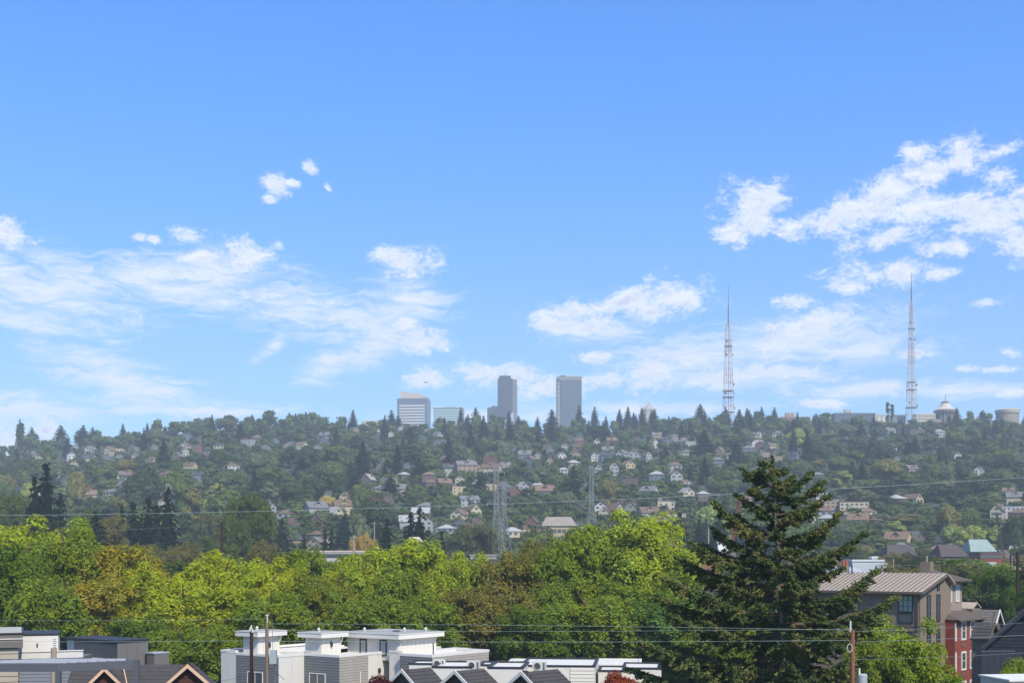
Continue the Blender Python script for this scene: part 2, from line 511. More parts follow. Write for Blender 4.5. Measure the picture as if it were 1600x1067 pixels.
HB = [(crown_mesh('hill_crown', 100 + i, 5.6, 13.0, .2, 24, 105, 0.58, HILL_LEAF, tri=True, up=.25, lobe=(.36, .56), core=.86), trunk_mesh(8, .35, 4, BARKG, i)) for i in range(5)]
HB += [(crown_mesh('hill_crown', 120 + i, 4.2, 15.0, 1.0, 20, 70, 0.7, HILL_LEAF, tri=True, upright=.4, up=.5), trunk_mesh(9, .35, 4, BARKG, i)) for i in range(2)]
HC = [(conifer_mesh('hill_conifer', 200 + i, (4.6, 3.8, 5.4)[i % 3], 23.0, 19, 46, 0.62, HILL_LEAF, ragged=(.25, .4, .5)[i % 3], power=.72), trunk_mesh(21, .4, 0, BARK, i)) for i in range(6)]
HP = [(crown_mesh('poplar_crown', 240 + i, 1.9, 24.0, 1.0, 26, 50, 0.55, HILL_LEAF, tri=True, lobe=(.45, .7)), trunk_mesh(17, .35, 3, BARKG, i)) for i in range(2)]

BL = leafmat('street_leaf', objcol=True, transl=0.46, nscale=0.30, shift=True)
BL.node_tree  # colour comes from each crown
BT = []
for i in range(5):
    rs = random.Random(900 + i)
    sub = [(math.cos(a_ + i) * rs.uniform(.35, .6), math.sin(a_ + i) * rs.uniform(.35, .6), rs.uniform(.58, .74), rs.uniform(.82, .97)) for a_ in (0, 1.3, 2.4, 3.7, 5.0)] + [(rs.uniform(-.15, .15), rs.uniform(-.15, .15), .6, .96)]
    BT.append((crown_mesh('street_crown', 400 + i, 6.0, 20.0, 1.0, 190, 175, 0.18, BL, core=.40, icosub=1, lobe=(.11, .24), up=.6, upright=.1, flat=1.25, subs=sub),
               trunk_mesh(15, .38, 9, BARK, 40 + i)))
def near_proto(i): return (BT[i % 5][0], BT[i % 5][1], BTH[i % 5], 10.8)

def ztop(me, q=99.93):
    V = np.empty(len(me.vertices) * 3, np.float32); me.vertices.foreach_get('co', V)
    return float(np.percentile(V.reshape(-1, 3)[:, 2], q))
BTH = [ztop(b_[0]) for b_ in BT]
NAMED = []      # (object, kind phrase, px, d) : labels for hill things are written at the end
def hill_tree(proto, name, kindtxt, px, py_base, d, H, W, color, zroot=None, yaw=None):
    H0, W0 = proto[2], proto[3]
    x = Xat(px, d); z = gz(x, d) if zroot is None else zroot
    o = link(name, None, None, (x, d, z - .1), rng.uniform(0, 6.28) if yaw is None else yaw, (W / W0, W / W0, H / H0))
    link('crown', proto[0], o, color=color)
    link('trunk', proto[1], o)
    NAMED.append((o, kindtxt, px, d))
    return o
def pr(lst, i, H0, W0): return (lst[i][0], lst[i][1], H0, W0)
def PB(i): i %= 7; return pr(HB, i, 13.0 if i < 5 else 15.0, 11.6 if i < 5 else 9.0)
def PC(i): i %= 6; return pr(HC, i, 23.0, (9.4, 7.8, 11)[i % 3])
def PP(i): return pr(HP, i % 2, 24.0, 4.2)

GREEN = {'mid green': '5b6a38', 'dark green': '414f30', 'olive green': '747141', 'light green': '7f8f4e', 'deep green': '36462a', 'grey green': '656d4e',
         'yellow green': '8f964c', 'bronze': '5e4c3c', 'golden yellow': 'b09c58'}
CONI = {'dark green': '22361f', 'blue green': '283f30', 'black green': '19271a'}
GR = {k: tuple([x * 1.1 for x in rgb(v)[:3]] + [1.0]) for k, v in GREEN.items()}; CN = {k: rgb(v) for k, v in CONI.items()}

DD = np.concatenate([np.arange(300, 1000, 4.0), np.arange(1000, 1460, 5.0)])
def cast(px, py):
    """first depth where the terrain seen at column px reaches row py"""
    z = ground((px - 800) / F * DD, DD)
    y = HZ - (z - CAM) / DD * F
    k = np.argmax(y <= py)
    return float(DD[k]) if (y <= py).any() else None

# ------------------------------------------------------------------ hill houses
WALL = {'white': 'bdbbb4', 'cream': 'aea58c', 'pale grey': '989995', 'tan': '8f7f6b', 'slate blue': '616c75', 'brown': '65564a', 'brick red': '714b40', 'pale yellow': 'afa17c', 'green grey': '747b6c'}
ROOFC = {'grey': '6e6c6a', 'dark grey': '454547', 'brown': '6b5849', 'red brown': '76604f', 'pale grey': '9a9894'}
WALLM = mat('house_wall', None, 0.9, 0.06, 0.5, objcol=True)
ROOFM = mat('house_roof', None, 0.9, 0.14, 0.9, objcol=True)
GLASS = mat('dark_glass', rgb('454b4e'), 0.12, 0.15, 0.4, spec=0.8)
TRIM = mat('white_trim', rgb('dedbd2'), 0.6, 0.05, 1.0)
WIN1 = MB().box(-.6, .6, -.06, .1, 0, 1.3).add([(-.72, -.04, -.12), (.72, -.04, -.12), (.72, -.04, 0), (-.72, -.04, 0)], [(0, 1, 2, 3)]).mesh('window', GLASS)
WIN2 = MB().box(-1.0, 1.0, -.06, .1, 0, 1.4).mesh('window', GLASS)
FRAME1 = MB().box(-.75, .75, -.03, .05, -.15, 1.45).mesh('window_frame', TRIM)

def house_proto(kind, w, dp, h, rh, wide=False):
    """(wall mesh, roof mesh, chimney mesh, window list)"""
    wl = MB(); rf = MB(); ov = .5; th = .28
    if kind == 'front':      # gable end faces the camera (-y)
        wl.box(-w / 2, w / 2, 0, dp, -4, h)
        wl.add([(-w / 2, 0, h), (w / 2, 0, h), (0, 0, h + rh - .05), (-w / 2, dp, h), (w / 2, dp, h), (0, dp, h + rh - .05)], [(0, 1, 2), (4, 3, 5)])
        for s in (-1, 1):
            a = Vector((s * (w / 2 + ov), -ov, h - ov * rh / (w / 2))); e = Vector((0, -ov, h + rh))
            rf.obox(a, e - a, (0, dp + 2 * ov, 0), (0, 0, th))
    elif kind == 'side':
        wl.box(-w / 2, w / 2, 0, dp, -4, h)
        wl.add([(-w / 2, 0, h), (-w / 2, dp, h), (-w / 2, dp / 2, h + rh - .05), (w / 2, 0, h), (w / 2, dp, h), (w / 2, dp / 2, h + rh - .05)], [(1, 0, 2), (3, 4, 5)])
        for s in (0, 1):
            y = -ov if s == 0 else dp + ov
            a = Vector((-w / 2 - ov, y, h - ov * rh / (dp / 2))); e = Vector((-w / 2 - ov, dp / 2, h + rh))
            rf.obox(a, e - a, (w + 2 * ov, 0, 0), (0, 0, th))
        # dormer
        wl.box(-1.6, 1.6, dp * .12, dp * .4, h, h + rh * .62)
        for s in (-1, 1):
            a = Vector((s * 1.95, dp * .07, h + rh * .55)); e = Vector((0, dp * .07, h + rh * .95))
            rf.obox(a, e - a, (0, dp * .4, 0), (0, 0, .2))
    elif kind == 'hip':
        wl.box(-w / 2, w / 2, 0, dp, -4, h)
        x0, x1, y0, y1 = -w / 2 - ov, w / 2 + ov, -ov, dp + ov; k = max(w - dp, 1.5) / 2
        rf.add([(x0, y0, h), (x1, y0, h), (x1, y1, h), (x0, y1, h), (-k, dp / 2, h + rh), (k, dp / 2, h + rh)], [(0, 1, 5, 4), (1, 2, 5), (2, 3, 4, 5), (3, 0, 4), (3, 2, 1, 0)])
    else:                    # flat
        wl.box(-w / 2, w / 2, 0, dp, -4, h)
        rf.box(-w / 2 - .25, w / 2 + .25, -.25, dp + .25, h, h + .4)
        rf.box(-w / 2 + 1, -w / 2 + 4, dp * .3, dp * .8, h + .4, h + 2.2)
    ch = MB().box(w * .22, w * .22 + .8, dp * .55, dp * .55 + .8, h + rh * .3, h + rh + .9) if kind != 'flat' else None
    wins = []
    nx = max(2, int(w // 3.2))
    for st in range(max(1, int(h // 2.8))):
        for i in range(nx):
            wins.append((-w / 2 + (i + .5) * w / nx, 0, st * 2.8 + .9, 0))
        wins.append((w / 2, dp * .35, st * 2.8 + .9, 90)); wins.append((-w / 2, dp * .35, st * 2.8 + .9, -90))
    if kind == 'front' and rh > 2: wins.append((0, 0, h + .35, 0))
    if kind == 'side': wins.append((0, dp * .12, h + rh * .1, 0))
    return (wl.mesh('wall', WALLM), rf.mesh('roof', ROOFM), ch.mesh('chimney', mat('chimney_brick', rgb('7a5446'), .9)) if ch else None, wins, w, h + rh)
HOUSES = [('front', house_proto('front', 8.5, 11, 5.8, 3.2)), ('side', house_proto('side', 11.5, 8.5, 5.4, 3.4)), ('hip', house_proto('hip', 11, 9, 5.8, 2.6)),
          ('flat', house_proto('flat', 12, 9, 6.4, 0)), ('front', house_proto('front', 7, 10, 6.2, 3.8)), ('side', house_proto('side', 15, 9, 8.4, 3.0)), ('flat', house_proto('flat', 20, 10, 9.0, 0))]
KEEP = []      # rectangles in the view kept free of nearer trees (x0, x1, y0, y1, d)
def hill_house(px, py, pi, wc, rc, yaw=0, s=1.0, d=None, group=None):
    s *= .82
    """py = row of the foot of the wall"""
    kind, p = HOUSES[pi]
    d = cast(px, py) if d is None else d
    if d is None: return None
    x = Xat(px, d)
    o = link('house', None, None, (x, d, gz(x, d + 3) + .2), R(yaw), (s, s, s))
    link('wall', p[0], o, color=rgb(WALL[wc]))
    rf = link('roof', p[1], o, color=rgb(ROOFC[rc]))
    if p[2]: link('chimney', p[2], rf)
    for (wx, wy, wz, wr) in p[3]:
        if wr and ((yaw > 0 and wr > 0) or (yaw <= 0 and wr < 0)) and False: continue
        link('window', WIN1 if (pi % 2) else WIN2, o, (wx, wy, wz), R(wr))
    k = {'front': 'gabled', 'side': 'gabled', 'hip': 'hipped', 'flat': 'flat'}[kind]
    NAMED.append((o, f'{wc} {k} house, {rc} roof', px, d))
    W = p[4] * s / d * F; Hh = p[5] * s / d * F
    yb = HZ - (o.location.z - CAM) / d * F
    KEEP.append((px - W * .32, px + W * .32, yb - Hh, yb - Hh * .52, d))
    return o
# zones of houses in the view: (x0, x1, y0, y1, count)
ZONES = [(110, 235, 705, 735, 9), (95, 215, 752, 790, 6), (285, 345, 690, 712, 3), (340, 560, 688, 712, 7), (420, 540, 800, 850, 6), (560, 700, 752, 780, 6), (690, 800, 728, 745, 7),
         (690, 800, 760, 775, 5), (640, 770, 795, 850, 9), (800, 905, 703, 735, 7), (900, 1080, 695, 722, 12), (930, 1060, 735, 770, 5), (1100, 1150, 712, 730, 3), (880, 1060, 800, 825, 6),
         (1000, 1055, 815, 865, 5), (1165, 1215, 682, 712, 4), (1260, 1390, 815, 830, 6), (1545, 1600, 812, 826, 3), (1380, 1600, 862, 884, 7), (200, 330, 715, 725, 2), (1400, 1440, 795, 800, 2),
         (1330, 1480, 680, 690, 3), (540, 700, 670, 690, 4), (800, 900, 835, 850, 4), (440, 520, 850, 870, 3), (1180, 1215, 700, 725, 3), (790, 860, 770, 790, 3)]
taken = []
wkeys = ['white', 'cream', 'pale grey', 'pale grey', 'tan', 'tan', 'brown', 'slate blue', 'brown', 'brick red', 'pale yellow', 'green grey', 'cream']
rkeys = ['grey', 'grey', 'dark grey', 'brown', 'brown', 'red brown', 'pale grey']
for (x0, x1, y0, y1, n) in ZONES:
    n = int(n * 1.35 + .5)
    done = 0
    for tr_ in range(n * 12):
        if done >= n: break
        px, py = rng.uniform(x0, x1), rng.uniform(y0, y1)
        if any(abs(px - a) < 15 + (py - 680) * .05 and abs(py - b) < 7 + (py - 680) * .03 for a, b in taken): continue
        if hill_house(px, py, rng.choice([0, 1, 2, 3, 4, 1, 2, 0, 4]), rng.choice(wkeys), rng.choice(rkeys), rng.uniform(-38, 38), rng.uniform(.85, 1.15)):
            taken.append((px, py)); done += 1

for k_ in range(60):       # single houses scattered under the trees
    px, py = rng.uniform(20, 1600), rng.uniform(684, 800)
    if any(abs(px - a) < 18 and abs(py - b) < 8 for a, b in taken): continue
    if hill_house(px, py, rng.choice([0, 1, 2, 4]), rng.choice(wkeys), rng.choice(rkeys), rng.uniform(-38, 38), rng.uniform(.75, 1.0)): taken.append((px, py))
# picked out buildings on the hill: (px, row of foot, prototype, wall, roof, yaw, scale)
for a in [(1298, 804, 6, 'tan', 'pale grey', 8, 1.0), (1335, 806, 6, 'cream', 'brown', -6, .95), (188, 752, 2, 'cream', 'grey', 10, 1.0),
          (730, 745, 5, 'tan', 'grey', 15, 1.1), (765, 748, 5, 'cream', 'brown', -18, 1.0), (735, 800, 5, 'pale grey', 'grey', 20, .9), (1580, 812, 6, 'white', 'pale grey', -20, .8),
          (968, 815, 4, 'green grey', 'grey', 0, 1.2), (985, 815, 4, 'green grey', 'grey', 0, 1.2), (1030, 838, 5, 'tan', 'grey', 10, 1.0), (1025, 858, 6, 'cream', 'pale grey', 0, .7),
          (585, 672, 2, 'white', 'pale grey', 0, 1.6), (1398, 706, 4, 'white', 'grey', 10, .7), (950, 722, 1, 'slate blue', 'dark grey', -10, 1.1), (930, 722, 0, 'white', 'dark grey', 15, .9)]:
    hill_house(*a)

# ------------------------------------------------------------------ hill trees, one by one
def blocked(px, py, w, h, d):
    for (x0, x1, y0, y1, dk) in KEEP:
        if d < dk + 2 and px + w * .36 > x0 and px - w * .36 < x1 and py - h < y1 and py > y0: return True
    return False
spots = []
nb = nc = 0
# the skyline by hand: conifers (px, row of the tip, height m)
for (px, top, H, W) in [(394, 648, 20, 7), (409, 655, 16, 6), (452, 645, 17, 9), (462, 647, 15, 9), (478, 644, 18, 9), (492, 645, 19, 9), (503, 655, 15, 8), (546, 660, 15, 6), (612, 641, 24, 13), (622, 650, 20, 10),
                        (720, 637, 23, 7), (743, 637, 25, 13), (810, 650, 16, 9), (862, 640, 27, 13), (905, 634, 25, 12), (929, 636, 24, 10), (968, 640, 24, 9), (981, 636, 24, 11), (1003, 637, 25, 9), (1022, 641, 24, 11), (990, 645, 20, 9),
                        (1094, 632, 27, 14), (1108, 652, 16, 9), (1120, 650, 18, 7), (1134, 638, 22, 11), (1155, 640, 22, 10), (1170, 641, 26, 12), (1190, 636, 22, 8), (1210, 637, 27, 9), (1275, 646, 18, 9), (1495, 638, 27, 11), (1535, 642, 24, 14),
                        (31, 655, 30, 9), (95, 665, 26, 16), (130, 665, 25, 13), (145, 668, 24, 12), (192, 662, 22, 8), (210, 674, 18, 9), (50, 668, 25, 14), (258, 666, 10, 6), (327, 653, 14, 13), (300, 660, 12, 9)]:
    d = 1395 + rng.uniform(-15, 15)
    x = Xat(px, d)
    zt = Zat(top, d); zg = gz(x, d)
    Hh = max(H, zt - zg)
    key = rng.choice(list(CN)); hill_tree(PC(nc), 'conifer_tree', key + ' conifer', px, None, d, zt - zg + .5, W * 1.75, CN[key]); nc += 1
for (px, top, W) in [(34, 655, 7), (1387, 626, 5), (1394, 627, 5), (28, 660, 5)]:
    d = 1385; x = Xat(px, d); zg = gz(x, d)
    hill_tree(PP(nc), 'poplar_tree', 'tall dark poplar', px, None, d, Zat(top, d) - zg, W, GR['dark green']); nc += 1
# foreground slopes at the left and the mid distance: (kind, px, tip row, depth, width m, colour)
MID = [('c', 72, 724, 420, 13, 'black green'), ('c', 54, 745, 400, 10, 'black green'), ('c', 95, 770, 395, 9, 'dark green'), ('c', 150, 800, 380, 12, 'dark green'), ('c', 262, 762, 430, 12, 'black green'), ('c', 232, 778, 425, 12, 'black green'),
       ('c', 208, 784, 428, 11, 'dark green'), ('c', 245, 790, 410, 13, 'dark green'), ('c', 190, 790, 420, 9, 'dark green'), ('c', 605, 811, 400, 8, 'dark green'), ('c', 655, 793, 420, 12, 'black green'), ('c', 642, 800, 410, 9, 'black green'),
       ('c', 690, 828, 390, 5, 'black green'), ('c', 508, 824, 430, 5, 'dark green'), ('c', 518, 823, 430, 5, 'dark green'), ('c', 537, 806, 560, 12, 'blue green'), ('c', 440, 810, 540, 12, 'dark green'), ('c', 475, 835, 450, 5, 'dark green'),
       ('c', 1062, 800, 560, 13, 'dark green'), ('c', 1150, 690, 900, 16, 'blue green'), ('c', 1100, 672, 1000, 16, 'dark green'), ('c', 975, 715, 950, 14, 'blue green'), ('c', 1005, 722, 930, 14, 'blue green'), ('c', 1040, 700, 960, 10, 'dark green'),
       ('c', 787, 735, 800, 13, 'dark green'), ('c', 750, 745, 780, 14, 'dark green'), ('c', 700, 710, 900, 14, 'dark green'), ('c', 610, 745, 780, 14, 'blue green'), ('c', 655, 715, 860, 13, 'blue green'), ('c', 555, 740, 800, 11, 'blue green'), ('c', 470, 715, 900, 12, 'dark green'),
       ('c', 1330, 725, 820, 11, 'dark green'), ('c', 1420, 690, 1000, 12, 'dark green'), ('c', 1345, 660, 1180, 12, 'dark green'), ('c', 860, 655, 1200, 15, 'dark green'), ('c', 640, 668, 1150, 15, 'dark green'), ('c', 1240, 655, 1200, 14, 'dark green'), ('c', 1258, 668, 1150, 11, 'dark green'),
       ('b', 22, 770, 480, 18, 'mid green'), ('b', 130, 795, 470, 14, 'mid green'), ('b', 168, 802, 400, 13, 'olive green'), ('b', 393, 768, 420, 16, 'mid green'), ('b', 365, 800, 400, 11, 'mid green'), ('b', 330, 800, 500, 12, 'grey green'), ('b', 285, 845, 350, 12, 'olive green'), ('b', 340, 838, 380, 12, 'mid green'),
       ('b', 412, 842, 330, 9, 'olive green'), ('b', 240, 850, 330, 13, 'olive green'), ('b', 210, 853, 325, 10, 'mid green'), ('b', 513, 771, 700, 10.5, 'golden yellow'), ('b', 564, 832, 430, 8, 'golden yellow'), ('b', 578, 840, 420, 6, 'golden yellow'), ('b', 560, 800, 560, 10, 'grey green'),
       ('b', 740, 818, 480, 17, 'grey green'), ('b', 1110, 790, 620, 17, 'light green'), ('b', 1135, 800, 600, 12, 'light green'), ('b', 1525, 815, 560, 12, 'yellow green'), ('b', 1500, 822, 550, 9, 'yellow green'), ('b', 1555, 815, 555, 10, 'yellow green'), ('b', 1485, 820, 560, 10, 'light green'),
       ('b', 1360, 805, 640, 22, 'grey green'), ('b', 1310, 812, 620, 18, 'mid green'), ('b', 1420, 808, 640, 20, 'olive green'), ('b', 1450, 815, 600, 18, 'mid green'), ('b', 1380, 840, 560, 15, 'mid green'), ('b', 1480, 795, 660, 18, 'mid green'), ('b', 1530, 785, 680, 20, 'dark green'), ('b', 1330, 850, 500, 12, 'mid green'),
       ('b', 1440, 855, 500, 14, 'grey green'), ('b', 1470, 860, 480, 12, 'mid green'), ('b', 1400, 868, 470, 9, 'olive green'), ('b', 1590, 850, 480, 10, 'mid green'), ('b', 850, 815, 520, 10, 'grey green'), ('b', 830, 825, 500, 9, 'mid green'),
       ('b', 220, 730, 720, 20, 'dark green'), ('b', 275, 735, 700, 18, 'mid green'), ('b', 120, 735, 740, 12, 'olive green'), ('b', 350, 755, 620, 18, 'mid green'), ('b', 300, 760, 620, 14, 'olive green'), ('b', 420, 725, 800, 20, 'mid green'), ('b', 490, 745, 760, 18, 'dark green')]
for (k, px, top, d, W, key) in MID:
    x = Xat(px, d); zg = gz(x, d); H = max(Zat(top, d) - zg, 7)
    if k == 'c':
        hill_tree(PC(nc), 'conifer_tree', key + ' conifer', px, None, d, H, W * 1.5, CN[key]); nc += 1
    else:
        hill_tree(near_proto(nb) if d < 520 else PB(nb), 'broadleaf_tree', key + ' broadleaf tree', px, None, d, H, W, GR[key]); nb += 1
        spots.append((px, HZ - (zg - CAM) / d * F, W / d * F))

bkeys = ['mid green'] * 6 + ['dark green'] * 6 + ['olive green'] * 3 + ['light green'] * 1 + ['deep green'] * 3 + ['grey green'] * 4 + ['yellow green']
tries = 0
CAND = []
def bucket(px, py): return (int(px // 40), int(py // 25))
near = {}
for s_ in spots: near.setdefault(bucket(s_[0], s_[1]), []).append(s_)
while tries < 16000:
    tries += 1
    px, py = rng.uniform(-60, 1660), rng.uniform(666, 892)
    if tries % 6 == 0: py = rng.uniform(664, 685)
    d = cast(px, py)
    if d is None or d < 440: continue
    con = rng.random() < (.22 if 560 < px < 1250 else .10)
    if d > 1230 and rng.random() < .2: con = False
    H = rng.uniform(14, 27) if con else rng.uniform(10, 20)
    W = H * rng.uniform(.5, .7) if con else rng.uniform(11, 25)
    if not con: W = min(W, H * 1.2)
    w, h = W / d * F, H / d * F
    if blocked(px, py, w, h, d):
        H *= .4; W *= .5; con = False; w, h = W / d * F, H / d * F
        if blocked(px, py, w, h, d): continue
    if d > 1330 and (1120 < px < 1150 or 1300 < px < 1480 or 1550 < px < 1600 or 1215 < px < 1262 or 612 < px < 675): H = min(H, 8)
    if (765 < px < 790 or 915 < px < 935) and d < 540: continue
    bx, by = bucket(px, py)
    if any(abs(px - a) < (w + c) * .5 * .60 and abs(py - b) < (w + c) * .5 * .34 for i in (-1, 0, 1) for j in (-1, 0, 1) for a, b, c in near.get((bx + i, by + j), ())): continue
    near.setdefault((bx, by), []).append((px, py, w))
    if tries % 70 == 0 and not con:
        CAND.append((w * h, px, d, H, W, con, 'bronze')); continue
    CAND.append((w * h, px, d, H, W, con, rng.choice(['dark green', 'dark green', 'blue green', 'black green']) if con else rng.choice(bkeys)))
# trees of the town between the belt and the hill
TOWNT = []
for i in range(68):
    px = -40 + i * 26.5 + rng.uniform(-9, 9); d = rng.uniform(215, 235) if i % 2 else rng.uniform(330, 440)
    if i >= 64: px = (850, 868, 888, 903)[i - 64]; d = 480
    if 1255 < px < 1390 and d < 300: continue
    top = rng.uniform(866, 884) if d > 300 else rng.uniform(869, 884)
    if px > 1380: top = rng.uniform(872, 890) if d < 300 else rng.uniform(858, 872)
    if i >= 64: top = 836
    TOWNT.append((px, top, d))
for (px, top, d) in TOWNT:
    H = Zat(top, d) - gz(Xat(px, d), d); W = H * rng.uniform(.75, 1.1)
    key = rng.choice(['mid green', 'dark green', 'olive green', 'grey green', 'mid green', 'light green'])
    hill_tree(near_proto(i), 'broadleaf_tree', key + ' broadleaf tree', px, None, d, H, W, GR[key]); nb += 1
CAND.sort(reverse=True)
# undergrowth and small trees between the larger ones
for i in range(1500):
    px, py = rng.uniform(-60, 1660), rng.uniform(668, 892)
    d = cast(px, py)
    if d is None or d < 440: continue
    H = rng.uniform(5, 9); W = rng.uniform(9, 15)
    if blocked(px, py, W / d * F, H / d * F, d): continue
    CAND.append((0, px, d, H, W, False, 'mid green'))
WOODV, WOODF, nwv = [], [], 0
lowb = [crown_mesh('wood_low', 300 + i, 5.6, 13.0, .2, 10, 36, 1.15, HILL_LEAF, tri=True, up=.5, lobe=(.4, .6), core=.88) for i in range(3)]
lowc = [conifer_mesh('wood_low', 310 + i, 4.8, 23.0, 12, 16, 0.9, HILL_LEAF) for i in range(2)]
def npmesh(me):
    V = np.empty(len(me.vertices) * 3, np.float32); me.vertices.foreach_get('co', V)
    T = np.empty(len(me.loops), np.int32); me.loops.foreach_get('vertex_index', T)
    return V.reshape(-1, 3), T.reshape(-1, 3)
lowb = [npmesh(m_) for m_ in lowb]; lowc = [npmesh(m_) for m_ in lowc]
nwood = 0
for (_, px, d, H, W, con, key) in CAND:
    if _ == 0: con = False
    if con and nc < 285:
        hill_tree(PC(nc), 'conifer_tree', key + ' conifer', px, None, d, H, W, CN[key]); nc += 1
    elif _ > 0 and not con and nb < 292:
        hill_tree(PB(rng.randrange(7)), 'broadleaf_tree', key + ' broadleaf tree', px, None, d, H, W, GR[key]); nb += 1
    else:
        V, T = (lowc if con else lowb)[nwood % 2]
        a = rng.uniform(0, 6.28); ca_, sa_ = math.cos(a), math.sin(a)
        k = W / (9.6 if con else 11.6); kz = H / (23. if con else 13.)
        x = Xat(px, d)
        V2 = np.stack([(V[:, 0] * ca_ - V[:, 1] * sa_) * k + x, (V[:, 0] * sa_ + V[:, 1] * ca_) * k + d, V[:, 2] * kz + gz(x, d) - .2], 1)
        WOODV.append(V2); WOODF.append(T + nwv); nwv += len(V2); nwood += 1
if WOODV:
    WOOD = leafmat('wood_leaf', GR['mid green'], GR['dark green'], transl=.25, nscale=.05, islands=False)
    wo_ = link('woods', arr_mesh('woods', np.concatenate(WOODV), np.concatenate(WOODF), WOOD))
    tag(wo_, 'woods filling in between the single trees of the far hillside', kind='stuff')
print('HILL trees', nb, nc, 'wood', nwood, 'houses', len(taken), 'tris', sum(len(f) for f in WOODF))

# ------------------------------------------------------------------ the belt of street trees
def street_tree(px, top, d, W, color, label, kind='street_tree', i=None, H=None, group='leafy trees in the belt behind the townhouses', zr=0.0):
    i = rng.randrange(5) if i is None else i
    x = Xat(px, d); H = Zat(top, d) - zr if H is None else H
    o = link(kind, None, None, (x, d, zr), rng.uniform(0, 6.28), (W / 10.8, W / 10.8, H / BTH[i]))
    tag(o, label, 'tree', group)
    link('crown', BT[i][0], o, color=color)
    link('trunk', BT[i][1], o)
    return o
_BC = {'green': rgb('788a34'), 'bright': rgb('95a338'), 'yellow': rgb('9aa530'), 'orange': rgb('96903a'), 'olive': rgb('788234'), 'deep': rgb('60762d'), 'dull': rgb('7c7a40'), 'cool': rgb('5f7d3a')}
BC = {k: tuple([x * 1.1 for x in v[:3]] + [1.0]) for k, v in _BC.items()}
for a in [(48, 806, 165, 15.5, 'bright', 'large bright green tree filling the far left end of the tree belt'),
          (112, 822, 160, 10, 'green', 'green tree between the big far left tree and the orange tinged one'),
          (5, 850, 150, 11, 'deep', 'deep green lower tree above the brown parapet townhouse'),
          (190, 852, 160, 11, 'orange', 'orange tinged tree with a pointed top, second crown from the left'),
          (140, 900, 150, 10.5, 'orange', 'low orange and olive tree above the white stair block'),
          (238, 880, 158, 10, 'yellow', 'yellow olive tree above the dark metal clad building'),
          (345, 861, 165, 13, 'yellow', 'broad yellow green tree under the dark wooden pole'),
          (290, 905, 150, 12, 'yellow', 'low yellow green tree left of the white stair penthouses'),
          (225, 960, 140, 9, 'deep', 'deep green tree right behind the dark metal clad building'),
          (300, 972, 135, 9, 'green', 'green tree standing low in the gap between dark and white townhouses'),
          (428, 872, 158, 10, 'yellow', 'yellow green tree right of the broad yellow tree'),
          (478, 858, 166, 9, 'green', 'green tree in front of the long white roof'),
          (500, 892, 154, 9, 'olive', 'olive brown tree above the middle white penthouse'),
          (425, 925, 142, 9, 'green', 'green tree rising behind the left white penthouse'),
          (560, 866, 162, 9.5, 'bright', 'bright green tree left of the highest bright crown'),
          (640, 842, 168, 14, 'bright', 'bright green tree with many upright tufts near the pale pitched roof'),
          (575, 920, 145, 9, 'green', 'green tree behind the penthouse with two windows'),
          (722, 862, 162, 8.5, 'bright', 'small bright green tree left of the reddish tree'),
          (660, 930, 146, 10, 'green', 'green tree above the long white roof slab'),
          (790, 862, 160, 10, 'dull', 'dull green tree with reddish leaf tips above the air conditioners'),
          (740, 915, 150, 9, 'dull', 'dull olive tree with reddish patches right of the white penthouses'),
          (832, 845, 164, 7, 'dull', 'narrow dull green tree left of the tallest crown'),
          (885, 850, 160, 9, 'green', 'green tree overlapping the left flank of the tallest crown'),
          (980, 797, 165, 15.5, 'bright', 'tallest crown of the tree belt, yellow green, left of the big fir'),
          (918, 822, 162, 11, 'green', 'green lobe shaped tree pressed against the tallest crown'),
          (1030, 836, 158, 11, 'bright', 'yellow green tree at the right flank of the tallest crown'),
          (930, 930, 148, 12, 'green', 'wide green tree below the tallest crown'),
          (75, 900, 145, 10, 'green', 'green tree right above the tan lap sided townhouse'),
          (530, 868, 168, 9, 'green', 'green tree before the pinkish roof, left part'),
          (508, 867, 180, 9, 'green', 'green tree covering the wall under the pinkish roof, left'),
          (552, 869, 178, 9, 'bright', 'bright green tree covering the wall under the pinkish roof, right'),
          (668, 846, 172, 10, 'bright', 'bright green crown right beside the many tufted tree'),
          (610, 852, 174, 10, 'bright', 'bright green crown left beside the many tufted tree'),
          (455, 885, 160, 10, 'yellow', 'yellow green tree low between the broad yellow tree and the olive one'),
          (610, 885, 158, 10, 'green', 'mid green tree below the many tufted bright tree'),
          (755, 878, 166, 9, 'green', 'green tree hiding the grey flat roofed building'),
          (690, 880, 165, 9, 'bright', 'bright green tree between the tufted tree and the reddish one'),
          (395, 895, 154, 11, 'yellow', 'yellow tree right above the left white penthouse'),
          (800, 925, 152, 9, 'dull', 'dull tree in front of the red brick house'),
          (870, 900, 156, 10, 'green', 'green tree at the lower left of the tallest crown'),
          (990, 890, 155, 12, 'green', 'green tree in the heart of the tallest crown'),
          (840, 945, 146, 10, 'deep', 'deep green tree above the white framed window of the brick house'),
          (1040, 925, 150, 12, 'cool', 'cool green tree reaching behind the left boughs of the fir'),
          (1110, 950, 145, 9, 'green', 'green tree seen through the left boughs of the fir'),
          (1160, 930, 150, 9, 'deep', 'deep green tree behind the middle of the fir'),
          (1272, 912, 135, 6, 'bright', 'small bright green crown right behind the fir trunk'),
          (1300, 960, 130, 9, 'deep', 'deep green tree behind the lower right boughs of the fir')]:
    street_tree(a[0], a[1], a[2], a[3], BC[a[4]], a[5])
street_tree(1392, 962, 92, 7.6, rgb('84963a'), 'bright green tree in front of the tan apartment building', group='bright trees at the lower right')
street_tree(1360, 1005, 88, 4.5, rgb('788a36'), 'low bright green tree beside the right utility pole', group='bright trees at the lower right')
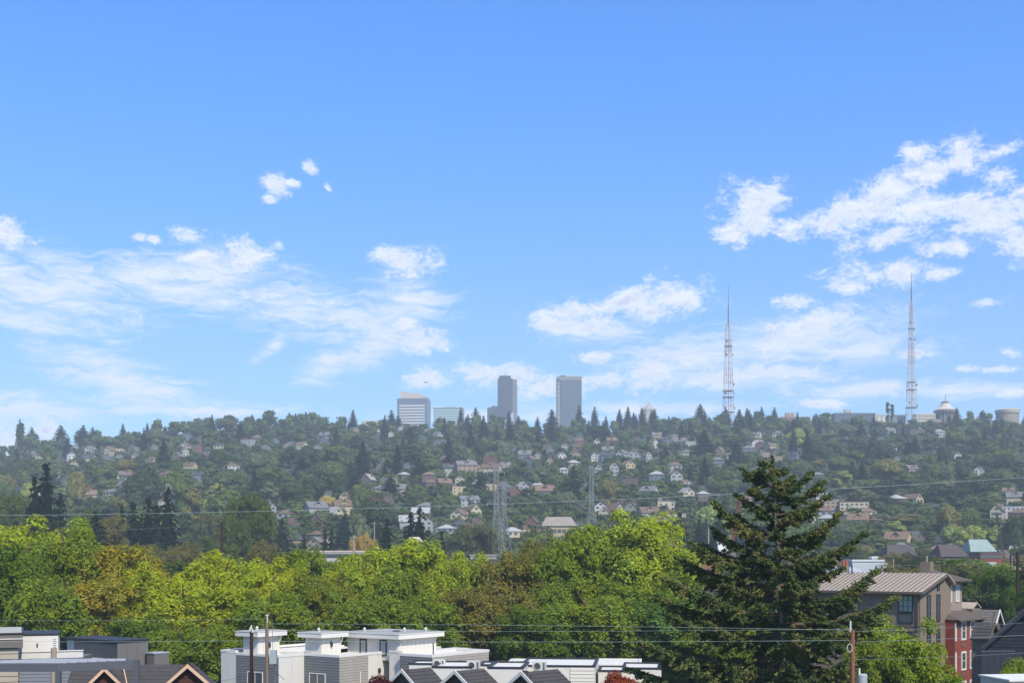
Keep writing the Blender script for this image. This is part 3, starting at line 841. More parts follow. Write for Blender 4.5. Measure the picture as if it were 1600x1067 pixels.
street_tree(1505, 874, 225, 13, rgb('4f6d2c'), 'dark green tree behind the tan apartment roof', group='dark trees behind the apartment building')
street_tree(1560, 884, 215, 11, rgb('557430'), 'mid green tree above the grey roofed house', group='dark trees behind the apartment building')
street_tree(1460, 890, 230, 9, rgb('4c6629'), 'dark green tree rising over the apartment ridge', group='dark trees behind the apartment building')
street_tree(1590, 915, 200, 7, rgb('4c6629'), 'low green tree over the black gable', group='dark trees behind the apartment building')
# shrubs low in the frame
SH = crown_mesh('shrub_crown', 480, 1.5, 3.0, .1, 26, 260, .085, BL, core=.55, lobe=(.25, .4), up=.5)
def shrub(px, top, d, W, H, color, label):
    x = Xat(px, d); zt = Zat(top, d)
    o = link('garden_tree', None, None, (x, d, 0), rng.uniform(0, 6))
    tag(o, label, 'small tree')
    link('crown', SH, o, (0, 0, zt - H), 0, (W / 3.0, W / 3.0, H / 3.0), color)
    link('trunk', trunk_mesh(zt - H + .8, .09, 0, BARK, 3), o)
shrub(594, 1056, 70, 1.7, 2.0, rgb('5c3038'), 'purple leaved small tree in front of the grey townhouses')
shrub(966, 1051, 72, 2.3, 2.6, rgb('8f4a34'), 'rust red leaved small tree in front of the long white roofs')
shrub(1565, 1048, 80, 2.6, 4, rgb('8a9a3a'), 'yellow green small tree below the black house')
shrub(1590, 1030, 84, 2.4, 4, rgb('7c8f36'), 'yellow green small tree at the right frame edge by the black house')
shrub(1490, 1058, 78, 2.2, 3, rgb('6c9030'), 'green small tree at the foot of the red brick wall')

# ------------------------------------------------------------------ the big fir
def big_fir():
    d0 = 80.0
    root = thing('fir_tree', 'large dark fir with long ragged boughs in front of the street trees', 'tree', (Xat(1222, d0), d0, 0))
    r = np.random.default_rng(77); rr = random.Random(77)
    def axis(z):       # trunk centre
        return Vector((Xat(1207, d0) - Xat(1222, d0), 0, 0)) * min(1, max(0, (z - 12) / 12)) + Vector((0, 0, z))
    ztop = Zat(713, d0)
    b = MB(); n = 14
    for i in range(n):
        z0, z1 = ztop * i / n, ztop * (i + 1) / n
        b.tube(axis(z0), axis(z1), .34 * (1 - i / n) + .02, .34 * (1 - (i + 1) / n) + .02, n=8, caps=False)
    b.build('trunk', BARKG, root)
    limbs = []
    ox = Xat(1222, d0)
    def seen(rootrow, px, row, dy):
        z = Zat(rootrow, d0); limbs.append((axis(z), Vector((Xat(px, d0) - ox, dy, Zat(row, d0))), 1))
    for a in [(735, 1228, 733, .3), (728, 1190, 722, -.3), (752, 1182, 731, -.4), (762, 1166, 733, .3), (768, 1238, 745, .4), (775, 1262, 742, -.3), (782, 1171, 762, -.5), (790, 1285, 754, .6), (800, 1160, 775, .6), (805, 1282, 778, -.8),
              (845, 1119, 789, -.5), (850, 1312, 803, .6), (820, 1268, 790, -.9), (835, 1150, 800, .9), (870, 1290, 830, 1.0), (872, 1119, 826, .7), (885, 1340, 836, -.6), (895, 1075, 845, -.6), (880, 1105, 850, 1.4), (900, 1305, 862, 1.2),
              (915, 1062, 868, .8), (915, 1300, 888, -1.4), (935, 1040, 903, -1.0), (930, 1085, 885, 1.6), (955, 1368, 893, .5), (960, 1095, 925, -1.8), (975, 1392, 932, -.7), (965, 1030, 932, .9), (985, 1345, 935, 1.6), (990, 1050, 962, -1.6),
              (1000, 1360, 970, -1.5), (1025, 998, 1000, -.8), (1035, 1040, 1002, 1.7), (1010, 1340, 985, .8), (1045, 1345, 1022, -1.6), (1055, 988, 1046, .6), (1065, 1360, 1052, .6), (1080, 1000, 1066, -1.2), (1090, 1370, 1080, -1), (1095, 1080, 1040, -2.5), (1080, 1300, 1030, -2.6)]:
        seen(*a)
    z = ztop - 1.0; k = 0
    prof_z = [ztop, ztop - 1.5, ztop - 4, ztop - 7, ztop - 11, 6]
    prof_r = [.15, .6, 1.4, 3.0, 5.6, 7.4]
    while z > 3.5:
        L = float(np.interp(z, prof_z[::-1], prof_r[::-1])) * rr.uniform(.62, .98)
        a = k * 2.4 + rr.uniform(-.3, .3); k += 1
        if abs(math.cos(a)) > .62: a += .9      # sides are set by the photographed boughs
        p = axis(z)
        limbs.append((p, p + Vector((math.cos(a) * L, math.sin(a) * L, L * rr.uniform(.12, .42))), .9))
        z -= .31 + .006 * (ztop - z)
    C, N_, T_ = [], [], []
    lb = MB()
    for (p, q_, wgt) in limbs:
        L = (q_ - p).length; dirn = (q_ - p).normalized()
        side = dirn.cross(Vector((0, 0, 1))).normalized()
        sag = -L * .09
        def at(s): return p.lerp(q_, s) + Vector((0, 0, sag * math.sin(math.pi * s)))
        pts = [at(s) for s in (0, .25, .5, .75, 1)]
        rad = .022 * L + .02
        for i in range(4): lb.tube(pts[i], pts[i + 1], rad * (1 - i * .23), rad * (1 - (i + 1) * .23), n=5, caps=False)
        nt = int(8 + L * 8.0)
        for j in range(nt):
            s = rr.uniform(.10, 1) ** .8
            base = at(s); sg = 1 if j % 2 else -1
            tl = ((1 - s) * L * .34 + min(.5, .16 + .15 * L)) * rr.uniform(.6, 1.15)
            ang = rr.uniform(.5, 1.05)
            td = (dirn * math.cos(ang) + side * sg * math.sin(ang) + Vector((0, 0, rr.uniform(-.6, .18)))).normalized()
            if s > .93: td = (dirn + Vector((0, 0, rr.uniform(-.1, .35)))).normalized()
            m = int(16 + tl * 56)
            tt = r.uniform(.05, 1, m) ** .8
            cur = np.array(base)[None] + np.outer(tt * tl, np.array(td)) + np.outer(-.16 * (tt ** 2) * tl, [0, 0, 1])
            off = r.normal(0, .085, (m, 3)) * (1.35 - .6 * tt)[:, None]; off[:, 2] *= .75
            C.append(cur + off)
            N_.append(unit(off + np.array([0, 0, .05]) ) + np.array([0, 0, .35]))
            T_.append(np.tile(np.array(td), (m, 1)))
    # leader
    m = 260; tt = r.uniform(0, 1, m)
    C.append(np.stack([np.full(m, axis(ztop).x) + r.normal(0, .09, m) * (1.4 - tt), r.normal(0, .09, m) * (1.4 - tt), ztop - 1.5 + tt * 1.55], 1)); N_.append(r.normal(0, 1, (m, 3)) + [0, 0, .5]); T_.append(np.tile([0, 0, 1.], (m, 1)))
    C = np.concatenate(C); Nn = unit(np.concatenate(N_)); T = np.concatenate(T_)
    t = unit(T + r.normal(0, .55, T.shape)); bb = unit(np.cross(t, Nn))
    s = r.uniform(.07, .14, len(C))[:, None]
    V = np.stack([C + t * s, C + bb * s * .5, C - t * s, C - bb * s * .5], 1).reshape(-1, 3)
    FIRL = leafmat('fir_needles', rgb('4b5a33'), rgb('70703f'), transl=.2, nscale=.6)
    link('crown', arr_mesh('fir_crown', V, np.arange(len(V)).reshape(-1, 4), FIRL), root)
    lb.build('boughs', BARK, root)['kind'] = 'stuff'
    print('FIR', len(C))
big_fir()

# ================================================================== near buildings
PH = -36.0                      # the townhouse row is turned: one face left-front (-y), one right-front (+x)
M_WH = mat('white_panel', rgb('d0cabd'), 0.7, 0.04, 0.6)
M_WH2 = mat('white_fascia', rgb('d5d0c4'), 0.6, 0.04, 0.6)
M_GS = mat('shaded_grey_siding', rgb('6f706e'), 0.8, 0.07, 1.2)  # townhouse boards facing left: the shaded tone of the siding
M_TS = mat('tan_and_sunlit_siding', rgb('9c9488'), 0.8, 0.07, 1.2)  # same boards facing right, sunlight painted in as lighter colour; also a tan wall
M_CAP = mat('dark_cap', rgb('2e2c2b'), 0.5, 0.1, 1.0)
M_ROOF = mat('roof_membrane', rgb('9b978f'), 0.9, 0.12, 0.6)
M_CHAR = mat('charcoal_metal', rgb('4a494a'), 0.5, 0.05, 0.8)
M_CHAR2 = mat('warm_grey_metal', rgb('6d6963'), 0.5, 0.05, 0.8)
M_BRN = mat('brown_siding', rgb('4e3026'), 0.85, 0.12, 2)
M_SHG = mat('shingles', rgb('474442'), 0.95, 0.22, 5.0, 0.02)
M_FR = mat('dark_frame', rgb('2f2f2f'), 0.5, 0.05, 1)
M_GL = mat('window_glass', rgb('454c50'), 0.08, 0.25, 0.6, spec=0.9)
M_CURT = mat('pale_blind', rgb('a9a99f'), 0.8, 0.1, 4)
M_AC = mat('pale_machine', rgb('c9c5ba'), 0.6, 0.06, 1)
M_STEEL = mat('grey_steel', rgb('6f7375'), 0.5, 0.1, 1, metal=.3)
M_TRIM2 = mat('tan_trim', rgb('c9a789'), 0.7, 0.06, 1)
M_WOODP = mat('pole_wood', rgb('7a685a'), 0.9, 0.25, 1.5, 0.01, streak=True)
M_WOODD = mat('dark_pole_wood', rgb('3a2422'), 0.9, 0.2, 1.5, 0.01, streak=True)
M_WOODR = mat('red_pole_wood', rgb('80553f'), 0.9, 0.25, 1.5, 0.01, streak=True)
M_WOODB = mat('beige_pole_wood', rgb('9a8a74'), 0.9, 0.2, 1.5, 0.01, streak=True)

_mc = {}
def shared(key, fn):
    if key not in _mc: _mc[key] = fn()
    return _mc[key]

def boards(parent, face, fixed, s0, s1, z0, z1, pitch, m, name='siding_board'):
    """overlapping lap boards on a local face: 'F' = -y face (s along x), 'R' = +x face (s along y)"""
    L = round(s1 - s0, 2); n = max(1, int(round((z1 - z0) / pitch))); p = (z1 - z0) / n
    def mk():
        b = MB()
        p1 = p * .88
        b.add([(0, -.05, 0), (L, -.05, 0), (L, -.022, p1), (0, -.022, p1), (0, 0, 0), (L, 0, 0), (L, 0, p1), (0, 0, p1)],
              [(0, 1, 2, 3), (4, 5, 1, 0), (3, 2, 6, 7), (0, 3, 7, 4), (1, 5, 6, 2)])
        return b.mesh(name, m)
    me = shared(('lap', L, round(p, 3), m.name), mk)
    bk = mat('lap_shade', rgb('3a3a39'), .9, .05, 1)  # dark sheet behind the gaps: painted shade lines under the laps
    if face == 'F': MB().box(s0, s1, fixed - .012, fixed - .004, z0, z1).build('lap_shade_sheet', bk, parent)
    else: MB().box(fixed + .004, fixed + .012, s0, s1, z0, z1).build('lap_shade_sheet', bk, parent)
    for i in range(n):
        if face == 'F': link(name, me, parent, (s0, fixed, z0 + i * p))
        else: link(name, me, parent, (fixed, s0, z0 + i * p), R(90))

def vpanels(parent, face, fixed, s0, s1, z0, z1, pitch, m, gap=.025, th=.03, name='wall_panel'):
    n = max(1, int(round((s1 - s0) / pitch))); p = (s1 - s0) / n; h = round(z1 - z0, 3)
    me = shared(('vp', round(p, 3), h, m.name, th), lambda: MB().box(gap / 2, p - gap / 2, -th, 0, 0, h).mesh(name, m))
    for i in range(n):
        if face == 'F': link(name, me, parent, (s0 + i * p, fixed, z0))
        else: link(name, me, parent, (fixed, s0 + i * p, z0), R(90))

def window(parent, face, fixed, sc, z0, w, h, fm, gm_=None, mull=0, transom=0, off=.06, fw=.07):
    """frame with a recessed pane as its child; sc = centre along the face"""
    gm_ = gm_ or M_GL
    key = ('win', round(w, 2), round(h, 2), fm.name, mull, transom, fw)
    def mk():
        b = MB()
        b.box(-w / 2, -w / 2 + fw, -off, .02, 0, h).box(w / 2 - fw, w / 2, -off, .02, 0, h)
        b.box(-w / 2 + fw, w / 2 - fw, -off, .02, 0, fw).box(-w / 2 + fw, w / 2 - fw, -off, .02, h - fw, h)
        for i in range(mull):
            x = -w / 2 + (i + 1) * w / (mull + 1); b.box(x - .025, x + .025, -off + .01, .015, fw, h - fw)
        for i in range(transom):
            z = (i + 1) * h / (transom + 1); b.box(-w / 2 + fw, w / 2 - fw, -off + .012, .012, z - .02, z + .02)
        return b.mesh('window_frame', fm)
    me = shared(key, mk)
    pe = shared(('pane', round(w, 2), round(h, 2), gm_.name, fw), lambda: MB().box(-w / 2 + fw, w / 2 - fw, -.02, -.008, fw, h - fw).mesh('pane', gm_))
    if face == 'F': o = link('window', me, parent, (sc, fixed, z0))
    else: o = link('window', me, parent, (fixed, sc, z0), R(90))
    link('pane', pe, o)
    return o

def slab(x0, x1, y0, y1, z0, z1): return MB().box(x0, x1, y0, y1, z0, z1)
def Zr(py, d): return Zat(py, d)

# ------------------------------------------------------------------ white and grey townhouses
D0 = 112.0
c40, s40 = math.cos(R(40)), math.sin(R(40))
def townhouse(px, d, label):
    return thing('townhouse', label, 'townhouse', (Xat(px, d), d, 0), R(PH), 'white and grey townhouses')
ZT = Zr(1023, D0)                      # top of the parapets
SC = F / D0
# unit B (middle): near corner at px 530
tB = townhouse(530, D0, 'middle white and grey townhouse with a single white stair penthouse')
MB().box(-5.1, -.02, .02, 14, 0, ZT - .25).box(-7.6, -5.1, .6, 14, 0, ZT - .25).build('wall', M_WH, tB)
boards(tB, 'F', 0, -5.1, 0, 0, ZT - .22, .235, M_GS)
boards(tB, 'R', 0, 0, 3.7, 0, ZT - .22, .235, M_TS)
vpanels(tB, 'R', 0, 3.7, 6.6, 0, ZT - .22, 1.4, M_WH)
vpanels(tB, 'F', .6, -7.6, -5.1, 0, ZT - .22, 1.2, M_WH)
b = MB(); b.box(-5.16, .06, -.06, .22, ZT - .22, ZT).box(-.2, .06, .22, 14, ZT - .22, ZT).box(-7.66, -5.16, .54, .8, ZT - .22, ZT); b.build('parapet_cap', M_WH2, tB)
MB().box(-7.5, -.2, .8, 14, ZT - .4, ZT - .3).build('roof', M_ROOF, tB)
window(tB, 'F', -.04, -2.6, ZT - 3.2, 2.0, 1.5, M_WH2, M_GL, mull=1)
MB().box(.05, .13, 5.0, 5.3, ZT - 1.9, ZT - 1.5).build('wall_lamp', M_FR, tB)
MB().tube((.1, 2.6, 0), (.1, 2.6, ZT - 1.6), .05).build('downspout', M_WH2, tB)

def penthouse(root, px, d, w1, w2, ytop, ybot, over, mullions=None, fasc=.46, wing=0):
    """stair penthouse on the roof: panelled walls under a thick white roof slab. Part coordinates relative to root."""
    loc = Vector((Xat(px, d), d, 0)) - root.location
    l = Matrix.Rotation(-R(PH), 3, 'Z') @ loc
    x, y = l.x, l.y
    zt, zb = Zr(ytop, d), Zr(ybot, d) - .5
    MB().box(x - w1, x, y, y + w2, zb, zt - fasc).build('penthouse_wall', M_WH, root)
    vpanels(root, 'F', y, x - w1, x, zb, zt - fasc, .62, M_WH, name='penthouse_panel')
    vpanels(root, 'R', x, y, y + w2, zb, zt - fasc, .62, M_WH, name='penthouse_panel')
    MB().box(x - w1 - over, x + over, y - over, y + w2 + over, zt - fasc, zt - .05).build('fascia', M_WH2, root)
    MB().box(x - w1 - over - .04, x + over + .04, y - over - .04, y + w2 + over + .04, zt - .05, zt).build('roof_edge', M_WH2, root)
    MB().box(x - w1 - over + .1, x + over - .1, y - over + .1, y + w2 + over - .1, zt - .02, zt + .02).build('penthouse_roof', M_ROOF, root)
    return x, y, zt, zb
def spout(root, x, y, z1, z0):
    MB().path([(x + .4, y, z1), (x + .3, y, z1 - .25), (x + .05, y, z1 - .75), (x + .05, y, z0)], .05, 6).build('downspout', M_WH2, root)
def vent(root, x, y, z):
    MB().tube((x, y, z), (x, y, z + .22), .12, .12, 8).tube((x, y, z + .22), (x, y, z + .4), .17, .03, 8).build('roof_vent', M_AC, root)

x, y, zt, zb = penthouse(tB, 502, D0 + 2.6, 2.0, 2.5, 988, 1024, .5)
MB().box(x + .03, x + .18, y + 1.1, y + 1.3, zt - 1.3, zt - .85).build('wall_lamp', M_FR, tB)
spout(tB, x, y + 2.4, zt - .4, zb); vent(tB, x - .9, y + .6, zt)

# unit A (left): near corner at px 435
tA = townhouse(435, D0, 'left white and grey townhouse behind the two utility poles')
MB().box(-5.4, -.02, .02, 14, 0, ZT - .25).box(-7.4, -5.4, .02, 14, 0, ZT - .1).build('wall', M_WH, tA)
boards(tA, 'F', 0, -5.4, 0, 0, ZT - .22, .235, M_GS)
vpanels(tA, 'R', 0, 0, 3.2, 0, ZT - .22, 1.6, M_WH)
vpanels(tA, 'F', 0, -7.4, -5.4, 0, ZT - .05, 1.0, M_WH)
b = MB(); b.box(-5.4, .06, -.06, .22, ZT - .22, ZT).box(-.2, .06, .22, 3.2, ZT - .22, ZT).box(-7.46, -5.42, -.06, .25, ZT - .02, ZT + .18).box(-7.46, -7.2, .25, 14, ZT - .02, ZT + .18); b.build('parapet_cap', M_WH2, tA)
MB().box(-7.2, -.2, .4, 13.8, ZT - .4, ZT - .3).build('roof', M_ROOF, tA)
window(tA, 'F', -.04, -2.9, ZT - 3.1, 2.0, 1.5, M_WH2, M_GL, mull=1)
x, y, zt, zb = penthouse(tA, 403, D0 + 2.6, 1.9, 2.6, 986, 1024, .5)
MB().box(x + .03, x + .18, y + 1.2, y + 1.4, zt - 1.5, zt - 1.05).build('wall_lamp', M_FR, tA)
spout(tA, x, y + 2.5, zt - .4, zb); vent(tA, x - 1.2, y + 1, zt)

# unit C (right): corner of the siding at px 675
tC = townhouse(675, D0, 'right white and grey townhouse with a wide penthouse and two dark framed windows')
MB().box(-3.7, -.02, .02, 8.2, 0, ZT - .25).box(-5.4, -3.7, .5, 10, 0, ZT - .1).build('wall', M_WH, tC)
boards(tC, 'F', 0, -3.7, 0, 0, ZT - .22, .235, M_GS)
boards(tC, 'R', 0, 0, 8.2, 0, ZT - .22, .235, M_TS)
vpanels(tC, 'F', .5, -5.4, -3.7, 0, ZT - .05, .85, M_WH)
b = MB(); b.box(-3.76, .06, -.06, .22, ZT - .22, ZT + .02).box(-.2, .06, .22, 8.26, ZT - .22, ZT + .02).box(-3.76, -.2, 8.04, 8.26, ZT - .22, ZT + .02).box(-5.46, -3.8, .44, .7, ZT - .02, ZT + .14); b.build('parapet_cap', M_WH2, tC)
MB().box(-3.6, -.2, .4, 8.2, ZT - .4, ZT - .3).build('roof', M_ROOF, tC)
x, y, zt, zb = penthouse(tC, 622, D0 + 3.4, 6.2, 5.4, 990, 1024, .55)
for wx in (-4.2, -1.75):
    window(tC, 'F', y - .03, x + wx, zt - 2.05, .85, 1.45, M_FR, M_CURT, fw=.11)
MB().box(x - 5.9, x - 5.3, y - .05, y - .03, zt - 1.2, zt - .8).build('vent_grille', M_AC, tC)
vent(tC, x - 5.0, y + 1, zt); vent(tC, x - 2, y + 3.2, zt); vent(tC, x - .6, y + 4.6, zt)
MB().box(x - 2.4, x - 1.9, y + 2, y + 2.5, zt, zt + .16).build('roof_hatch', M_CHAR, tC)
MB().tube((-.6, .9, ZT - .3), (-.6, .9, ZT + 1.0), .05).build('flue', M_FR, tC)
spout(tC, x, y + .2, zt - .4, zb)

# ------------------------------------------------------------------ white townhouse roofs in the front row, with machines and gables
def ac(px, py, d, w, label):
    """outdoor unit: cabinet, fan ring, feet; py = top row"""
    W = w / F * d; H = W * .72; dep = .36
    o = thing('air_conditioner', label, 'air conditioner', (Xat(px, d), d, Zr(py, d) - H), R(-14), 'air conditioners on the white roofs')
    MB().box(-W / 2, W / 2, 0, dep, .04, H).build('cabinet', M_AC, o)
    b = MB(); r = H * .36; cx = -W * .12
    for i in range(20):
        a, e = 2 * math.pi * i / 20, 2 * math.pi * (i + 1) / 20
        b.tube((cx + r * math.cos(a), -.03, H * .52 + r * math.sin(a)), (cx + r * math.cos(e), -.03, H * .52 + r * math.sin(e)), .018, n=4)
    b.build('fan_guard', M_AC, o)
    b = MB(); vs = [(cx, -.012, H * .52)] + [(cx + r * .95 * math.cos(2 * math.pi * i / 20), -.012, H * .52 + r * .95 * math.sin(2 * math.pi * i / 20)) for i in range(20)]
    b.add(vs, [(0, i + 1, (i + 1) % 20 + 1) for i in range(20)]).build('fan', M_CHAR, o)
    MB().box(W * .3, W * .44, -.015, 0, .1, H * .9).build('side_grille', M_STEEL, o)
    for s in (-1, 1): MB().box(s * W * .36 - .04, s * W * .36 + .04, -.02, dep + .02, -.06, .04).build('foot', M_CHAR, o)
    return o
D1 = 92.0
def white_block(px0, px1, y0, y1, d, dep, label, capdark=True, lap=None, group='white parapet roofs in the front row'):
    """low roof block: front wall panels, dark metal cap, roof; y0 row of the cap at the left end"""
    x0, x1 = Xat(px0, d), Xat(px1, d); z = Zr(y0, d); z2 = Zr(y1, d)
    o = thing('parapet_roof', label, 'roof', (x0, d, 0), R(-6), group)
    w = (x1 - x0) / math.cos(R(6))
    MB().box(0, w, 0, dep, 0, z - .12).build('wall', M_WH, o)
    vpanels(o, 'F', 0, 0, w, 0, z - .12, 2.2, M_WH)
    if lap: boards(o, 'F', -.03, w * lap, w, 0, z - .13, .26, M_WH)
    vpanels(o, 'R', w, 0, dep, 0, z - .12, 2.2, M_WH)
    b = MB(); b.box(-.05, w + .08, -.09, .16, z - .1, z).box(-.05, .16, .16, dep, z - .1, z).box(w - .16, w + .08, .16, dep, z - .1, z).box(.16, w - .16, dep - .2, dep, z - .1, z)
    b.build('parapet_cap', M_CAP if capdark else M_WH2, o)
    MB().box(.1, w - .1, .1, dep - .1, z - .4, z - .3).build('roof', M_ROOF, o)
    return o
white_block(639, 677, 1035, 0, 99, 3, 'small white parapet with a dark cap beside the black roof flue')
white_block(675, 736, 1040, 0, 93, 5, 'white parapet block behind the middle brown gable')
white_block(748, 768, 1037, 0, 97, 3, 'short white parapet between two air conditioners')
white_block(762, 816, 1041, 0, 91, 5, 'white parapet block behind the right brown gable')
white_block(790, 835, 1036, 0, 101, 5, 'low white roof behind the right air conditioner', False)
white_block(812, 928, 1038, 0, 95, 7, 'long white parapet roof with lap boards at its right half', True, .68)
white_block(926, 1000, 1037, 0, 103, 6, 'white flat roof block with two cone vents in front of the belt trees', False)
white_block(935, 975, 1046, 0, 96, 4, 'low white parapet with a dark cap behind the rust red tree')
white_block(974, 1032, 1042, 0, 98, 5, 'white parapet roof partly hidden by the lowest fir boughs')
for px, d, rw in ((778, 103, 1034), (803, 103, 1033), (962, 104.5, 1036), (985, 104.5, 1035)):
    o = thing('roof_vent', {778: 'white cone vent left of the right air conditioner', 803: 'white cone vent beside the right air conditioner', 962: 'left white cone vent on the flat roof by the fir', 985: 'right white cone vent on the flat roof by the fir'}[px], 'vent', (Xat(px, d), d, Zr(rw + 3, d) - .15), 0, 'cone vents')
    MB().tube((0, 0, -.2), (0, 0, .16), .14, .14, 10).build('pipe', M_WH2, o); MB().tube((0, 0, .16), (0, 0, .42), .2, .02, 10).build('cone', M_WH2, o)
ac(685, 1030, 96, 19, 'left air conditioner, lowest of the three, on the white parapet')
ac(739, 1032, 94, 20, 'middle air conditioner on the edge of the white parapet')
ac(842, 1033, 92.4, 21, 'right air conditioner standing before the long white roof')

def gable_house(px, py, d, half, drop, length, rz, label, wallm, trimm, rm=None):
    rm = rm or M_SHG
    """gable end faces the camera, ridge runs back; (px, py) = the apex; half = half width m; drop = height from eave to apex"""
    z = Zr(py, d); o = thing('gable_house', label, 'house', (Xat(px, d), d, 0), R(rz))
    e = z - drop
    b = MB(); b.box(-half + .35, half - .35, .35, length, 0, e + drop * .35 / half)
    b.add([(-half + .35, .35, e + drop * .35 / half), (half - .35, .35, e + drop * .35 / half), (0, .35, z - .1), (-half + .35, length, e), (half - .35, length, e), (0, length, z - .1)], [(0, 1, 2), (4, 3, 5)])
    b.build('wall', wallm, o)
    for i in range(int(drop / .28)):       # boards in the gable
        zz = e + drop * .35 / half + i * .28; hw = (half - .4) * (1 - (i * .28) / drop) - .1
        if hw > .2: MB().box(-hw, hw, .31, .35, zz, zz + .24).build('siding_board', wallm, o)
    rf = MB()
    for s in (-1, 1):
        a = Vector((s * half, 0, e)); t_ = Vector((0, 0, z)) - a
        rf.obox(a, t_, (0, length, 0), (0, 0, .09))
    ro = rf.build('roof', rm, o)
    nrow = int(math.hypot(half, drop) / .32)          # shingle courses stand a little proud of each other
    sh = MB()
    for s in (-1, 1):
        a = Vector((s * half, 0, e + .09)); t_ = (Vector((0, 0, z + .09)) - a) / nrow
        nrm = Vector((s * drop, 0, half)).normalized()
        for i in range(nrow): sh.add([a + t_ * i + nrm * .035, a + t_ * i + nrm * .035 + Vector((0, length, 0)), a + t_ * (i + 1) + nrm * .005 + Vector((0, length, 0)), a + t_ * (i + 1) + nrm * .005,
                                      a + t_ * i, a + t_ * i + Vector((0, length, 0))], [(0, 1, 2, 3) if s > 0 else (3, 2, 1, 0), (4, 5, 1, 0)])
    sh.build('shingle_courses', rm, ro)['kind'] = 'stuff'
    for s in (-1, 1):
        a = Vector((s * (half + .04), -.07, e - .12)); t_ = Vector((0, -.07, z - .08)) - a
        MB().obox(a, t_, (0, .07, 0), (0, 0, .24)).build('rake_board', trimm, o)
    return o, z, e
M_BRW = mat('brown_wall', rgb('5a4a40'), .9, .1, 1)
gable_house(628, 1048, 84, 1.7, 1.25, 2.6, -42, 'brown gable with white rake boards behind the purple tree', M_BRW, M_WH2)
gable_house(711, 1050, 80, 1.6, 1.1, 2.6, -42, 'middle brown gable with white rake boards in front of a white parapet', M_BRW, M_WH2)
gable_house(815, 1052, 78, 1.7, 1.15, 3.2, -45, 'right brown gable with white rake boards and a dark shingle roof', M_BRW, M_WH2)

# ------------------------------------------------------------------ left cluster
# tan lap-sided townhouse with the brown parapet
dT = 95
t1 = thing('townhouse', 'tan lap sided townhouse with a brown parapet at the left frame edge', 'townhouse', (Xat(36, dT), dT, 0), R(21))
zA, zB = Zr(987, dT), Zr(1011, dT)
MB().box(-6, -.33, .25, 8, 0, zB).build('wall', M_TS, t1)
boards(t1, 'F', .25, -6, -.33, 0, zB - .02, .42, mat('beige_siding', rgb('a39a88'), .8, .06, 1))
MB().box(-6.2, 0, 0, 8, zB, zA - .12).build('parapet', mat('brown_panel', rgb('6a625c'), .7, .06, 1), t1)
vpanels(t1, 'F', 0, -6.2, 0, zB, zA - .55, 3.1, mat('brown_panel', rgb('6a625c')), name='parapet_panel')
MB().box(-6.25, .06, -.09, .0, zA - .52, zA - .46).build('trim_strip', M_WH2, t1)
MB().box(-6.25, .06, -.09, 8, zA - .12, zA - .04).build('parapet_cap', M_CAP, t1)
MB().box(-6.25, -.1, 0, 7.8, zA - .04, zA).build('roof', mat('pale_roof', rgb('a8a396'), .9, .1, .6), t1)
# white stair block
dW = 101
t2 = thing('stair_block', 'white stair block with a dark sloping cap next to the brown parapet', 'roof stair', (Xat(91, dW), dW, 0), R(18))
zz = Zr(989, dW); zl = Zr(1021, dW)
MB().box(-3.6, 0, 0, 5, zl - 1, zz - .15).build('wall', M_WH, t2)
vpanels(t2, 'F', 0, -3.6, 0, zl - 1, zz - .15, 1.2, M_WH)
MB().box(-3.65, .05, -.06, 5, zz - .15, zz).build('roof_cap', M_CAP, t2)
MB().box(-1.6, -1.5, -.12, -.03, zz - 1.0, zz - .75).build('wall_lamp', M_FR, t2)
MB().box(-1.9, -1.2, -.3, -.03, zl - .1, zl + .25).build('box_vent', M_CHAR, t2)
# parapet in front
dX = 98
t3 = thing('parapet_roof', 'low white parapet over a dark wall, left of the metal clad block', 'roof', (Xat(30, dX), dX, 0), R(5))
w3 = Xat(127, dX) - Xat(30, dX); za = Zr(1022, dX)
MB().box(0, w3 - .5, .15, 5, 0, za - .35).build('wall', M_CHAR2, t3)
b = MB(); b.obox((0, 0, za - .35), (w3, 0, .1), (0, .2, 0), (0, 0, .5)); b.build('parapet', M_WH, t3)
MB().obox((-.03, -.06, za + .15), (w3 + .06, 0, .1), (0, .3, 0), (0, 0, .07)).build('parapet_cap', M_WH2, t3)
# charcoal metal clad block
dM = 112
t4 = thing('metal_clad_block', 'charcoal metal clad rooftop block with vertical seams and a thin dark roof', 'building', (Xat(183, dM), dM, 0), R(-38))
zR, zL = Zr(1002, dM), Zr(1022, dM)
wl, wr = 6.5, 3.2
MB().box(-wl, 0, 0, wr, 0, zR - .1).build('wall', M_CHAR, t4)
vpanels(t4, 'F', 0, -wl, 0, 4, zR - .1, 1.25, M_CHAR, .03)
vpanels(t4, 'R', 0, 0, wr, 4, zR - .1, .95, M_CHAR2, .03)
MB().box(-wl - 1.7, .1, -.12, wr + .1, zR - .1, zR + .1).build('roof', M_CAP, t4)
MB().box(-wl - 1.6, -wl - .1, .3, 3, zL, zR - .1).build('white_wall', M_WH, t4)
MB().box(-wl - .2, -2.0, -2.1, -.05, 0, zL - .6).build('lower_wall', M_CHAR, t4)
vpanels(t4, 'F', -2.1, -wl - .2, -2.0, 4, zL - .6, 1.25, M_CHAR, .03)
MB().box(-wl - .3, -1.9, -2.25, -.05, zL - .6, zL - .42).build('lower_cap', mat('pale_grey_cap', rgb('a5a5a3'), .5, .05, 1), t4)
MB().box(.02, 1.2, wr - .2, wr + 1.4, 0, Zr(1018, dM + 4)).build('side_box', M_CHAR2, t4)
MB().box(-.02, 1.25, wr - .25, wr + 1.45, Zr(1018, dM + 4), Zr(1016.5, dM + 4)).build('side_box_cap', mat('pale_grey_cap', rgb('a5a5a3')), t4)
